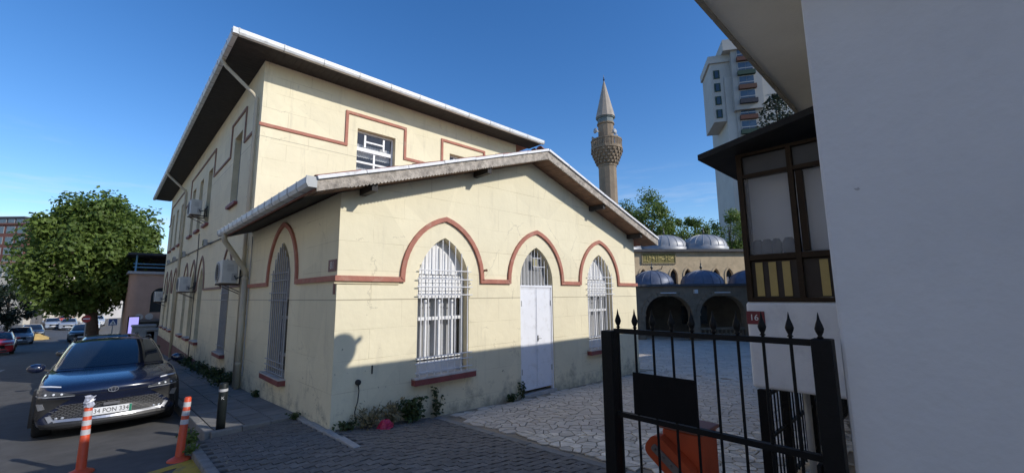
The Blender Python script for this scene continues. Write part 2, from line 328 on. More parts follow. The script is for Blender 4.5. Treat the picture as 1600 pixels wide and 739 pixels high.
    def mesh(s, name, m=None, smooth=False):
        me = bpy.data.meshes.new(name); me.from_pydata(s.v, [], s.f); me.update()
        if m: me.materials.append(m)
        if smooth:
            me.polygons.foreach_set('use_smooth', [True] * len(me.polygons))
        return me
    def build(s, name, m, parent=None, smooth=False, **k):
        return obj(name, s.mesh(name, m, smooth), parent, **k)

def obj(name, data, parent=None, label=None, cat=None, group=None, kind=None):
    o = bpy.data.objects.new(name, data); COL.objects.link(o)
    WM[o] = Matrix.Identity(4)
    if parent is not None:
        o.parent = parent; o.matrix_parent_inverse = WM[parent].inverted()
    tag(o, label, cat, group, kind); return o
def tag(o, label=None, cat=None, group=None, kind=None):
    if label: o['label'] = label
    if cat: o['category'] = cat
    if group: o['group'] = group
    if kind: o['kind'] = kind
    return o
def thing(name, loc, label, cat, group=None):
    o = bpy.data.objects.new(name, None); COL.objects.link(o); o.location = loc; o.empty_display_size = .2
    WM[o] = Matrix.Translation(Vector(loc)); return tag(o, label, cat, group)
def copy_tree(root, loc, rot=(0, 0, 0), scale=1, label=None):
    def rec(o, parent):
        c = o.copy(); COL.objects.link(c)
        if parent: c.parent = parent; c.matrix_parent_inverse = o.matrix_parent_inverse.copy()
        for ch in list(o.children): rec(ch, c)
        return c
    r = rec(root, None); place(r, loc, rot, scale)
    if label: r['label'] = label
    return r
def place(r, loc, rot=(0, 0, 0), scale=1):
    r.location = loc; r.rotation_euler = rot; r.scale = (scale,) * 3; return r
def bevel(o, w=.01, seg=2):
    b = o.modifiers.new('bevel', 'BEVEL'); b.width = w; b.segments = seg; b.limit_method = 'ANGLE'; b.angle_limit = rad(40); return o
def text_mesh(body, size, m, fmap, d0=.0, depth=.004):
    """lettering as a mesh: fmap(u,v,d), centred on 0,0"""
    c = bpy.data.curves.new('lettering', 'FONT'); c.body = body; c.size = size; c.align_x = 'CENTER'; c.align_y = 'CENTER'; c.extrude = depth; c.resolution_u = 3
    t = bpy.data.objects.new('lettering_tmp', c); COL.objects.link(t)
    bpy.context.view_layer.update(); dg = bpy.context.evaluated_depsgraph_get()
    me = bpy.data.meshes.new_from_object(t.evaluated_get(dg)); bpy.data.objects.remove(t); bpy.data.curves.remove(c)
    for v in me.vertices: v.co = Vector(fmap(v.co.x, v.co.y, v.co.z + d0))
    me.materials.clear(); me.materials.append(m); return me

def front(y0):  return lambda u, v, d: (u, y0 - d, v)          # wall facing -y
def side(x0):   return lambda u, v, d: (x0 - d, u, v)          # wall facing -x
def arch(cx, hw, z0, zs, za, n=9):
    """pointed arch outline, anticlockwise from bottom left going up"""
    h = za - zs; r = (hw * hw + h * h) / (2 * hw); pts = [(cx - hw, z0)] if z0 is not None else []
    c = cx - hw + r; a1 = math.atan2(h, cx - c)
    for i in range(n + 1):
        a = math.pi + (a1 - math.pi) * i / n; pts.append((c + r * math.cos(a), zs + r * math.sin(a)))
    c = cx + hw - r
    for i in range(1, n + 1):
        a = (math.pi - a1) + (0 - (math.pi - a1)) * i / n; pts.append((c + r * math.cos(a), zs + r * math.sin(a)))
    if z0 is not None: pts.append((cx + hw, z0))
    return pts
def arch_h(x, cx, hw, zs, za):
    """height of a pointed arch's inside at x"""
    h = za - zs; r = (hw * hw + h * h) / (2 * hw); t = abs(x - cx); c = r - hw
    return zs + math.sqrt(max(0, r * r - (t + c) ** 2))
def lerp(t, a, b): return a + (b - a) * t
def clamp(x, a=0, b=1): return max(a, min(b, x))
def interp(tab, x):
    if x <= tab[0][0]: return tab[0][1]
    for (a, b), (c, d) in zip(tab, tab[1:]):
        if x <= c: return b + (d - b) * (x - a) / (c - a)
    return tab[-1][1]

# ------------------------------------------------------------------ ground levels
def zr(y):                                             # street falls away from the camera
    return interp([(-60, 2.6), (38, -1.81), (46, -2.03), (60, -2.15), (400, -2.3)], y)
FX = [(-1.4, -.055), (0, 0), (1.8, -.15), (4.5, -.22), (9, -.28), (24, -.9), (60, -.95)]
def za(x, y): return interp(FX, x) - .035 * y * clamp(1 - (x - 2) / 8)
def swz(y): return zr(y) + .13
def smooth(t): t = clamp(t); return t * t * (3 - 2 * t)
def terrain(x, y):
    c = za(x, min(y, 3))
    if x > 0: return lerp(smooth((y - .8 * x - 4) / 12), c, zr(y))
    return lerp(clamp(-x / 1.4), lerp(smooth((y - 4) / 12), c, zr(y)), zr(y))

# ================================================================== THE GROUND
xs = [-2500, -900, -350, -150, -80, -50, -35, -26, -20, -16, -13] + [-12 + .8 * i for i in range(66)] + [44, 50, 60, 80, 120, 200, 400, 900, 2500]
ys = [-2500, -900, -350, -150, -80, -50, -30, -20] + [-15 + .9 * i for i in range(95)] + [75, 85, 100, 130, 180, 300, 500, 1000, 2500]
MB().grid([[(x, y, terrain(x, y) - .09) for x in xs] for y in ys]).build('ground', EARTH, smooth=True, kind='structure')

def road_l(y): return interp([(-60, -9.6), (30, -9.6), (60, -11.5), (200, -20)], y)
def road_r(y): return interp([(-60, -1.42), (28, -1.30), (31, -1.6), (37, -4.3), (60, -4.9), (200, -9)], y)
rows = []
yy = [-60 + 2 * i for i in range(131)]
for y in yy: rows.append([(lerp(t, road_l(y), road_r(y)), y, zr(y) + (-.03 * (abs(t - .5) * 2) ** 2)) for t in [i / 6 for i in range(7)]])
MB().grid(rows).build('road', ASPHALT, kind='structure', smooth=True)
# yellow painted hatching on the road by the camera, and a drain-line patch
YEL = mat('yellow_paint', (.50, .33, .035), .7, .25, 5, .2, 60, stain=(.11, .10, .085), stain_scale=5, stain_amt=.85)
yb = MB()
def road_quad(mb, pts, dz=.006):
    vs = [(p[0], p[1], zr(p[1]) - .03 * (abs((p[0] - road_l(p[1])) / (road_r(p[1]) - road_l(p[1])) - .5) * 2) ** 2 + dz) for p in pts]
    mb.add(vs, [tuple(range(len(vs)))])
for k in range(6):
    y0, y1 = .42 - .5 * k, .12 - .5 * k
    road_quad(yb, [(-2.5, y1 - .35), (-1.47, y1 + .17), (-1.47, y0 + .17), (-2.5, y0 - .35)] if k else [(-2.5, .02), (-1.47, .42), (-1.47, .62), (-2.5, .16)])
road_quad(yb, [(-2.02, -.42), (-1.47, -.3), (-1.47, .40), (-1.74, .31)], .0075)
yb.build('road_marking', YEL, tag(bpy.data.objects['road'], kind='structure'))
# pale patches of worn white line on the carriageway
wb = MB()
for (x, y) in ((-5.6, 8.2), (-5.6, 12.5), (-5.65, 17), (-5.7, 22)): road_quad(wb, [(x, y), (x + .12, y), (x + .12, y + 1.6), (x, y + 1.6)])
wb.build('road_marking', mat('worn_white_line', (.36, .36, .35), .8, .2, 4, stain=(.1, .1, .1), stain_amt=.8), bpy.data.objects['road'])

# far pavement on the other side of the street
rows = [[(road_l(y) - t * 2.6, y, zr(y) + .11) for t in (0, .5, 1)] for y in yy]
fp = MB().grid(rows); fp.grid([[(road_l(y) + .001, y, zr(y) + .11), (road_l(y) + .001, y, zr(y) - .1)] for y in yy])
fp.build('far_pavement', mat('far_paving', (.2, .19, .18), .9, .2, 2, .3, 30), kind='structure')

# sidewalk along the building: bed, slabs, kerb stones
sw = MB().grid([[(x, y, swz(y) - .035) for x in (-1.28, -.6, 0.0)] for y in [1.36 + .88 * i for i in range(32)]])
swo = sw.build('sidewalk', GROUT, kind='structure')
slab_me = MB().box((-.192, -.192, -.03), (.192, .192, 0)).mesh('paving_slab', SLAB)
tilt = -math.atan(.045)
yv = 1.36 + .2
row = 0
while yv < 28:
    for c in range(3):
        x = -.2 - .4 * c + (-.0 if c < 2 else 0)
        o = obj('paving_slab', slab_me, swo); o.location = (x + random.uniform(-.003, .003), yv, swz(yv) + random.uniform(-.004, .004)); o.rotation_euler = (tilt + random.uniform(-.006, .006), random.uniform(-.006, .006), random.uniform(-.006, .006))
    yv += .4; row += 1
kerb_me = MB().box((-.06, -.39, -.22), (.06, .39, 0)).mesh('kerb_stone', KERB)
yv = 1.36 + .4
while yv < 29:
    o = obj('kerb_stone', kerb_me, swo); o.location = (-1.27, yv, swz(yv) + .004); o.rotation_euler = (tilt, 0, random.uniform(-.008, .008)); bevel(o, .015); yv += .8
for x in (-1.06, -.66, -.26):      # stones closing the end of the sidewalk
    o = obj('kerb_stone', MB().box((-.197, -.05, -.2), (.197, .05, 0)).mesh('kerb_stone', KERB), swo); o.location = (x, 1.30, swz(1.3) + .006); bevel(o, .012)

# brick apron in front of the corner: zigzag pavers
ab = MB().grid([[(x, y, za(x, y) - .035) for x in [-1.5 + .27 * i for i in range(13)]] for y in [-9 + .4 * i for i in range(26)] + [1.25]])
apron = ab.build('brick_forecourt', GROUT, kind='structure')
PW, PH = .205, .112
def paver_poly(g=.005):
    top = []; bot = []
    for i in range(5):
        x = -PW / 2 + g + (PW - 2 * g) * i / 4; off = (0, .016, 0, -.016, 0)[i]
        top.append((x, PH / 2 - g + off)); bot.append((x, -PH / 2 + g + off))
    return bot + top[::-1]
pv_me = MB().prism(paver_poly(), lambda u, v, d: (u, v, d), -.03, 0).mesh('paver', PAVER)
cells = []
ny = int(5.9 / PH)
for j in range(ny):
    y = 1.2 - PH * (j + .5)
    if y < -4.4: break
    for i in range(17):
        x = -1.47 + PW * (i + .5) + (PW / 2 if j % 2 else 0)
        if x > 1.72: continue
        if y > -.04 and x > -.04: continue
        if .04 > x > -.13 and -1.15 < y < 1.3: continue
        p = proj((x, y, za(x, y)))
        if not p or not (-30 < p[0] < 1630 and -20 < p[1] < 775): continue
        cells.append((p[2], x, y))
cells.sort()
def paver_xf(x, y):
    return (Vector((x, y, za(x, y) + random.uniform(-.004, .004))), (math.atan((za(x, y + .1) - za(x, y - .1)) / .2) + random.uniform(-.02, .02), -math.atan((za(x + .1, y) - za(x - .1, y)) / .2) + random.uniform(-.02, .02), random.uniform(-.02, .02)))
for d, x, y in cells[:300]:
    o = obj('paver', pv_me, apron); o.location, o.rotation_euler = paver_xf(x, y)
rest = MB()
from mathutils import Euler
pvv = [v.co.copy() for v in pv_me.vertices]; pvf = [tuple(p.vertices) for p in pv_me.polygons]
for d, x, y in cells[300:]:
    l_, r_ = paver_xf(x, y); m_ = Matrix.Translation(l_) @ Euler(r_).to_matrix().to_4x4(); rest.add([m_ @ v for v in pvv], pvf)
rest.build('paver_field', mat('brick_paver_far', (.155, .145, .132), .9, .25, 9, .4, 80, stain=(.09, .085, .075), stain_scale=6, stain_amt=.5), apron, kind='stuff')
# concrete edging strip running out of the corner, and kerb line of the courtyard
for i, (y0, y1) in enumerate(((-1.1, -.55), (-.54, -.02), (-.01, .62), (.63, 1.22))):
    o = obj('kerb_stone', MB().box((-.11, y0, -.12), (-.012, y1, .0)).mesh('kerb_stone', mat('pale_edging', (.36, .35, .33), .9, .2, 5, .4, 40, stain=(.18, .17, .15))), apron)
    ym = (y0 + y1) / 2; o.location = (0, 0, za(-.05, ym) + .022); bevel(o, .012)
yv = -.5
while yv > -7:
    o = obj('kerb_stone', MB().box((-.06, -.37, -.15), (.06, .37, 0)).mesh('kerb_stone', KERB), apron)
    o.location = (1.80, yv, za(1.8, yv) + .012); o.rotation_euler = (-math.atan(.035), 0, random.uniform(-.006, .006)); bevel(o, .012); yv -= .75
# left kerb of the forecourt
for yv in (.85, .12, -.61, -1.34, -2.07, -2.8):
    o = obj('kerb_stone', MB().box((-.06, -.355, -.22), (.06, .355, 0)).mesh('kerb_stone', KERB), apron)
    o.location = (-1.5, yv, za(-1.45, yv) + .01); o.rotation_euler = (-math.atan(.035), 0, random.uniform(-.01, .01)); bevel(o, .02)

# courtyard: irregular stones in mortar
cxs = [1.86 + .8 * i for i in range(48)]
cy_ = MB().grid([[(x, y, za(x, y) - .016) for x in cxs] for y in [-14 + .8 * i for i in range(36)]])
court = cy_.build('courtyard_paving', MORTAR, kind='structure')
def voronoi(x0, x1, y0, y1, s, shrink):
    nx = int((x1 - x0) / s) + 1; nyy = int((y1 - y0) / s) + 1
    pts = {(i, j): Vector((x0 + (i + .5 + random.uniform(-.8, .8)) * s, y0 + (j + .5 + random.uniform(-.8, .8)) * s)) for i in range(-1, nx + 1) for j in range(-1, nyy + 1)}
    out = []
    for i in range(nx):
        for j in range(nyy):
            c = pts[i, j]; poly = [c + Vector(q) * 2 * s for q in ((-1, -1), (1, -1), (1, 1), (-1, 1))]
            for a in range(-3, 4):
                for b in range(-3, 4):
                    if (a or b) and (i + a, j + b) in pts:
                        q = pts[i + a, j + b]; n_ = (q - c); L = n_.length; n_ /= L; lim = L / 2 - shrink
                        new = []
                        for k in range(len(poly)):
                            A = poly[k]; B = poly[(k + 1) % len(poly)]; da = (A - c).dot(n_) - lim; db = (B - c).dot(n_) - lim
                            if da <= 0: new.append(A)
                            if da * db < 0: new.append(A + (B - A) * (da / (da - db)))
                        poly = new
                        if len(poly) < 3: break
                if len(poly) < 3: break
            if len(poly) >= 3: out.append((c, poly))
    return out
stones = []
for c, poly in voronoi(1.9, 9.4, -6.0, -.12, .155, .009):
    if min(q.x for q in poly) < 1.87 or max(q.y for q in poly) > -.03: continue
    p = proj((c.x, c.y, za(c.x, c.y)))
    if p and -10 < p[0] < 1330 and p[1] < 760: stones.append((p[2], c, poly))
stones.sort(key=lambda t: t[0])
far_st = MB()
for k, (d, c, poly) in enumerate(stones):
    h = random.uniform(-.004, .004)
    if k < 300:
        mb = MB().prism([(q.x - c.x, q.y - c.y) for q in poly], lambda u, v, dd: (u, v, za(c.x + u, c.y + v) - za(c.x, c.y) + dd), -.014, 0)
        o = mb.build('paving_stone', MOSA, court); o.location = (c.x, c.y, za(c.x, c.y) + h + .004)
    else:
        far_st.prism([(q.x, q.y) for q in poly], lambda u, v, dd: (u, v, za(u, v) + dd + h), -.014, .004)
MOSF = leaf_mat('crazy_paving_far', (.44, .39, .33), (.66, .59, .50), 0.0); MOSF.node_tree.nodes['Principled BSDF'].inputs['Roughness'].default_value = .8
for c, poly in voronoi(9.45, 27, -6, 9, .28, .012) + voronoi(9.02, 9.5, .2, 9, .3, .012):
    p = proj((c.x, c.y, za(c.x, c.y)))
    if not p or not (960 < p[0] < 1330): continue
    h = random.uniform(-.004, .004); far_st.prism([(q.x, q.y) for q in poly], lambda u, v, dd: (u, v, za(u, v) + dd + h), -.014, .004)
far_st.build('paving_stone_field', MOSF, court, kind='stuff')

# ================================================================== WINDOWS AND DOORS
def win_glazing(win, fm, u0, u1, z0, z1, d, rows, mull, m=WPAINT, fw=.055, curtain=True, gl=None):
    """frame bars with panes between; rows = heights of transoms"""
    rows = sorted(rows); fr = MB()
    def bar(a0, b0, a1, b1, t=.05):
        p = [fm(a0, b0, d - t / 2), fm(a1, b1, d + t / 2)]; fr.box(p[0], p[1])
    bar(u0, z0, u0 + fw, z1); bar(u1 - fw, z0, u1, z1); bar(u0 + fw, z0, u1 - fw, z0 + fw); bar(u0 + fw, z1 - fw, u1 - fw, z1)
    zz_ = [z0 + fw] + [r for r in rows] + [z1 - fw]
    for r in rows: bar(u0 + fw, r - .03, u1 - fw, r + .03, .06)
    us = [u0 + fw] + list(mull) + [u1 - fw]
    for q in mull:
        for a, b in zip(zz_, zz_[1:]): bar(q - .03, a + .031, q + .03, b - .031, .044)
    fr.build('frame', m, win)
    for a, b in zip(zz_, zz_[1:]):
        for l_, r_ in zip(us, us[1:]):
            MB().add([fm(l_, a, d), fm(r_, a, d), fm(r_, b, d), fm(l_, b, d)], [(0, 1, 2, 3)]).build('pane', gl or GLASS, win)
    if curtain:
        n = 26; rws = [[fm(u0 + (u1 - u0) * i / n, zv, d - .13 + .025 * math.sin(i * 2.1) + .012 * math.sin(i * 5.3)) for i in range(n + 1) if True] for zv in (z0, z1)]
        MB().grid(rws).build('curtain', CURTAIN, win, smooth=True)

def grille(win, fm, cx, hw, z0, zs, za_, d, nb, hz, m=WIRON, r=.011):
    g = MB()
    for i in range(nb):
        u = cx - hw + 2 * hw * (i + .5) / nb; top = arch_h(u, cx, hw, zs, za_) - .02
        g.tube([fm(u, z0, d), fm(u, top, d)], r, 6)
    for z in hz:
        w = hw if z < zs else 0
        if z >= zs:
            lo, hi = 0, hw
            for _ in range(24):
                mid = (lo + hi) / 2
                if arch_h(cx + mid, cx, hw, zs, za_) > z: lo = mid
                else: hi = mid
            w = lo
        g.tube([fm(cx - w - .03, z, d + r * 1.9), fm(cx + w + .03, z, d + r * 1.9)], r * .95, 6)
    g.build('grille', m, win)

def sill(win, fm, u0, u1, z0, proud=.13, th=.11):
    MB().prism([(u0 - .09, z0 - th), (u1 + .09, z0 - th), (u1 + .09, z0 - .012), (u0 - .09, z0 - .012)], fm, -.24, proud).build('sill', SILLRED, win)
    MB().prism([(u0 - .095, z0 - .012), (u1 + .095, z0 - .012), (u1 + .095, z0 + .012), (u0 - .095, z0 + .012)], fm, -.24, proud + .006).build('sill_slab', SILLTOP, win)

def empty_part(name, parent): 
    o = bpy.data.objects.new(name, None); COL.objects.link(o); o.empty_display_size = .1; WM[o] = Matrix.Identity(4); o.parent = parent; o.matrix_parent_inverse = WM[parent].inverted(); return o

# ================================================================== ANNEX (gabled, corner at the origin)
AX, AY, EZ, SL = 8.96, 5.75, 3.62, .322
MID = AX / 2; APEX = EZ + SL * MID
def under(x): return EZ + SL * (x if x <= MID else AX - x)
annex = thing('annex_hall', (0, 0, 0), 'cream single-storey gabled annex with pointed windows and white double doors', 'building')
F = front(0.0); S = side(0.0)
C1, C2, C3, HW = 2.02, 4.58, 7.09, .575
wins_f = [(C1, HW, .55, 2.2, 3.06), (C3, HW, .55, 2.2, 3.04)]
holes = [arch(c, h, a, b, t) for c, h, a, b, t in wins_f] + [arch(C2, .55, -.19, 2.25, 3.06)]
w = MB().sheet([(0, -1.2), (AX, -1.2), (AX, EZ), (MID, APEX), (0, EZ)], holes, F)
w.build('wall', CREAM, annex)
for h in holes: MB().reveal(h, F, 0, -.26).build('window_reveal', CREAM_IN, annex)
SC = 2.9
hs = [arch(SC, HW, .43, 2.2, 3.09)]
w = MB().sheet([(0, -1.2), (AY, -1.2), (AY, EZ), (0, EZ)], hs, S); w.build('wall', CREAM, annex)
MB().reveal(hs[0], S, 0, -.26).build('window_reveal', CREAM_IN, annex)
w = MB().add([(AX, 0, -1.2), (AX, AY, -1.2), (AX, AY, EZ), (AX, 0, EZ)], [(0, 1, 2, 3)]); w.build('wall', CREAM, annex)
# near-black backing sheets behind the windows, painting in the shade of the rooms
MB().box((.3, .55, -1), (AX - .3, .6, 3.45)).build('dark_room_backing', DARKIN, annex); MB().box((.55, .65, -1), (.6, AY - .1, 3.4)).build('dark_room_backing', DARKIN, annex)

# red moulding: horizontal runs that rise round each opening
TZ = 2.25
path = [(-.045, TZ)]
for c, zt in ((C1, 3.42), (C2, 3.42), (C3, 3.40)):
    path += arch(c, .90, TZ, TZ + .02, zt, 10)
path.append((AX + .045, TZ))
MB().band(path, .085, F, 0.0, .045).build('moulding', TRIM, annex)
MB().band([(p[0], p[1] - .0) for p in [(-.0, TZ)] + arch(SC, 1.0, TZ, TZ + .05, 3.47, 10) + [(AY - .15, TZ)]], .085, S, 0.0, .045).build('moulding', TRIM, annex)
MB().band([(-.05, TZ - .075), (1.06, TZ - .075)], .02, F, 0, .02).build('moulding_fillet', CREAM_IN, annex)

for (c, h, a, b, t) in wins_f:
    wn_ = empty_part('window', annex)
    win_glazing(wn_, F, c - h + .01, c + h - .01, a + .01, 1.98, -.20, (1.55, .82), (c - .30, c, c + .30))
    # white boarding with slats in the arch above
    for k in range(5):
        z0 = 1.985 + .075 * k
        MB().prism([(c - h + .01, z0), (c + h - .01, z0), (c + h - .01, z0 + .066), (c - h + .01, z0 + .066)], F, -.23, -.165 - .004 * (k % 2)).build('board', WPAINT, wn_)
    ap = [(u, z) for u, z in arch(c, h - .01, None, 2.37, t - .01)]
    MB().prism(ap, F, -.24, -.19).build('arch_panel', WPAINT, wn_)
    for k in range(1, 3): MB().box(F(c - .19 + .19 * k - .0, 2.37, -.19), F(c - .19 + .19 * k + .012, t - .12, -.183)).build('panel_joint', PLASTIC_GREY, wn_)
    MB().prism([(c - h + .03, a + .03), (c + h - .03, a + .03), (c + h - .03, a + .27), (c - h + .03, a + .27)], F, -.215, -.17).build('lower_panel', WPAINT, wn_)
    grille(wn_, F, c, h + .02, a + .015, 2.2, t, .03, 8, (a + .09, a + .24, a + .34, 1.98, 2.13, 2.27, 2.43))
    sill(wn_, F, c - h, c + h, a)
    MB().tube([F(c + h + .02, 2.2, .0), F(c + h + .02, 2.2, .05)], .012, 6).build('fixing', WIRON, wn_)
wn_ = empty_part('window', annex); c, h, a, t = SC, HW, .43, 3.09
win_glazing(wn_, S, c - h + .01, c + h - .01, a + .01, 1.98, -.20, (1.55, .8), (c - .3, c, c + .3), m=GREYFR, gl=DULLGL)
MB().prism(arch(c, h - .01, None, 1.985, t - .01), S, -.24, -.19).build('arch_panel', mat('dark_grey_board', (.24, .24, .24), .7, .15, 4), wn_)  # even dark grey board in the street-side arches
grille(wn_, S, c, h + .02, a + .015, 2.2, t, .03, 9, (a + .06, a + .17, a + .28, 1.9, 2.05, 2.3, 2.45), WIRON2); sill(wn_, S, c - h, c + h, a)

# door: two leaves, frame, barred fanlight
dr = empty_part('door', annex)
fr = MB()
for u0, u1 in ((C2 - .55, C2 - .51), (C2 + .51, C2 + .55)): fr.box(F(u0, -.17, -.1), F(u1, 2.14, -.02))
fr.box(F(C2 - .55, 2.14, -.1), F(C2 + .55, 2.19, -.02)); fr.build('door_frame', WDOOR, dr)
for k, (u0, u1) in enumerate(((C2 - .505, C2 - .004), (C2 + .004, C2 + .505))):
    lf = MB().box(F(u0, -.10, -.085), F(u1, 2.135, -.04)).build('door_leaf', WDOOR, dr); bevel(lf, .006)
    ed = MB()
    for a0, b0, a1, b1 in ((u0 + .005, -.095, u0 + .03, 2.13), (u1 - .03, -.095, u1 - .005, 2.13), (u0 + .03, 2.10, u1 - .03, 2.13), (u0 + .03, -.095, u1 - .03, -.065)): ed.box(F(a0, b0, -.04), F(a1, b1, -.034))
    ed.build('leaf_edge', WDOOR, dr)
    for z in (.25, 1.72):
        uu = u0 + .012 if k == 0 else u1 - .012
        MB().box(F(uu - .012, z, -.036), F(uu + .012, z + .12, -.02)).build('hinge', PLASTIC_GREY, dr)
MB().box(F(C2 + .02, .93, -.034), F(C2 + .05, 1.06, -.015)).build('lock', PLASTIC_GREY, dr)
MB().tube([F(C2 + .035, .99, -.02), F(C2 + .035, .99, .02), F(C2 + .10, .99, .02)], .008, 6).build('handle', PLASTIC_GREY, dr)
fb = MB()
for i in range(9):
    u = C2 - .5 + 1.0 * (i + .5) / 9; fb.tube([F(u, 2.19, -.07), F(u, arch_h(u, C2, .55, 2.25, 3.06), -.07)], .009, 6)
for z, h_ in ((2.62, .36), (2.82, .2)): fb.tube([F(C2 - .05, z, -.07), F(C2 + h_, z, -.07)], .009, 6)
fb.build('fanlight_bars', WIRON, dr)
MB().prism(arch(C2, .54, None, 2.21, 3.05), F, -.2, -.19).build('fanlight_pane', mat('fanlight_dusty_glass', (.30, .30, .29), .25, .15, 3, stain=(.45, .44, .42)), dr)
MB().box(F(C2 - .05, 2.63, -.08), F(C2 + .13, 2.80, -.075)).build('fanlight_plate', mat('dull_yellow_plate', (.32, .29, .17), .6), dr)
MB().box(F(C2 - .6, -.32, -.2), F(C2 + .6, -.17, .02)).build('threshold', SILLTOP, dr)

# roof: two slopes, tiles along the verge, fascia with a scalloped lower edge, white flashing, soffit boards
VO, LO = .49, .55      # verge and eave overhang
rf = MB()
TH = .16
for sgn in (0, 1):
    xa, xb = (-LO, MID) if sgn == 0 else (AX + LO, MID)
    za0 = EZ - SL * LO; zb = APEX
    rf.add([(xa, -VO + .03, za0 + TH), (xb, -VO + .03, zb + TH), (xb, AY, zb + TH), (xa, AY, za0 + TH)], [(0, 1, 2, 3)])
    rf.add([(xa, -VO + .03, za0 + .035), (xb, -VO + .03, zb + .035), (xb, AY, zb + .035), (xa, AY, za0 + .035)], [(0, 1, 2, 3)])
    rf.add([(xa, -VO + .03, za0 + .035), (xa, AY, za0 + .035), (xa, AY, za0 + TH), (xa, -VO + .03, za0 + TH)], [(0, 1, 2, 3)])
roof = rf.build('roof', ROOFR, annex)
# soffit boards: strips running back to the wall under the verge, one joined field each slope
for sgn in (0, 1):
    bd = MB(); n = 62
    for i in range(n):
        t0 = i / n; t1 = (i + .88) / n
        x0 = lerp(t0, -LO, MID) if sgn == 0 else lerp(t0, AX + LO, MID); x1 = lerp(t1, -LO, MID) if sgn == 0 else lerp(t1, AX + LO, MID)
        dz = random.uniform(0, .006)
        zA, zB = under(x0) if 0 else EZ + SL * ((x0 if sgn == 0 else AX - x0)), EZ + SL * ((x1 if sgn == 0 else AX - x1))
        bd.add([(x0, -VO + .02, zA + .032 - dz), (x1, -VO + .02, zB + .032 - dz), (x1, -.003, zB + .032 - dz), (x0, -.003, zA + .032 - dz),
                (x0, -VO + .02, zA + .012 - dz), (x1, -VO + .02, zB + .012 - dz), (x1, -.003, zB + .012 - dz), (x0, -.003, zA + .012 - dz)],
               [(0, 1, 2, 3), (7, 6, 5, 4), (0, 4, 5, 1), (1, 5, 6, 2), (2, 6, 7, 3), (3, 7, 4, 0)])
    bd.build('soffit_boards', SOFFIT2, roof, kind='stuff')
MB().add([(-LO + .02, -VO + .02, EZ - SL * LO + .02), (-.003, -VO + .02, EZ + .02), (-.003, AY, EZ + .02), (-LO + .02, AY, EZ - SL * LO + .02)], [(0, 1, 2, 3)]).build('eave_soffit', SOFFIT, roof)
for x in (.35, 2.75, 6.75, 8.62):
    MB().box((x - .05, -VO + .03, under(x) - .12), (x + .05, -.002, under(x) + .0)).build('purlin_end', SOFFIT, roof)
for sgn in (0, 1):
    top = []; bot = []; Ls = MID + LO
    n = 84
    for i in range(n * 4 + 1):
        t = i / (n * 4); x = -LO + Ls * t; zc = EZ + SL * x
        bot.append((x if sgn == 0 else AX - x, zc + .006 - .026 * abs(math.sin(math.pi * t * n))))
    wob = [random.uniform(-.008, .008) for _ in range(9)]
    for i in range(9):
        t = i / 8; x = -LO + Ls * t; top.append((x if sgn == 0 else AX - x, EZ + SL * x + TH + .02 + wob[i]))
    poly = bot + top[::-1]
    pr = MB(); nb_ = len(bot); 
    F2 = front(-VO)
    pr.prism(poly, F2, 0.0, .028); pr.build('fascia', FASCIA, roof)
    seg = 7
    for i in range(seg):
        t0, t1 = i / seg, (i + .985) / seg
        pts = []
        for t in (t0, t1):
            x = -LO + Ls * t; pts.append(Vector((x if sgn == 0 else AX - x, 0, EZ + SL * x + TH + .04)))
        o = MB().beam((pts[0].x, -VO - .012, pts[0].z + random.uniform(-.006, .006)), (pts[1].x, -VO - .012, pts[1].z + random.uniform(-.006, .006)), .11, .05).build('flashing', mat('white_flashing', (.76, .75, .74), .55, .1, 4, .2, 25, stain=(.28, .25, .22), stain_scale=4, stain_amt=.65), roof)
tile_pts = []
for i in range(9):
    a = math.pi * i / 8; tile_pts.append((math.cos(a) * .085, math.sin(a) * .055))
tm = MB(); 
rowsT = [[(u, v, zv) for u, v in tile_pts] for zv in (0, .36)]
tm.grid(rowsT); tm.grid([[(u * .82, v * .8, zv) for u, v in tile_pts] for zv in (0, .36)])
tm.add([(u, v, 0) for u, v in tile_pts] + [(u * .82, v * .8, 0) for u, v in tile_pts], [(i, i + 1, 10 + i, 9 + i) for i in range(8)])
tile_me = tm.mesh('roof_tile', TILE, True)
for sgn in (0, 1):
    ang = math.atan(SL)
    for k in range(16):
        for rowy in range(2):
            x = -LO + .03 + k * .32
            if x > MID - .1: continue
            o = obj('roof_tile', tile_me, roof); zc = EZ + SL * x + TH + .03
            # local z along the slope, local y up
            d = Vector((math.cos(ang), 0, math.sin(ang))) if sgn == 0 else Vector((-math.cos(ang), 0, math.sin(ang)))
            up = Vector((-math.sin(ang), 0, math.cos(ang))) if sgn == 0 else Vector((math.sin(ang), 0, math.cos(ang)))
            xx = d; m3 = Matrix((up.cross(xx), up, xx)).transposed()
            o.matrix_basis = Matrix.Translation(Vector((x if sgn == 0 else AX - x, -VO + .13 + .19 * rowy, zc + .02 + random.uniform(-.004, .012)))) @ m3.to_4x4()
for k in range(16):
    o = obj('ridge_tile', tile_me, roof); o.matrix_basis = Matrix.Translation((MID, -VO + .0 + .36 * k, APEX + TH + .03)) @ Matrix(((1, 0, 0, 0), (0, 0, 1, 0), (0, 1, 0, 0), (0, 0, 0, 1)))

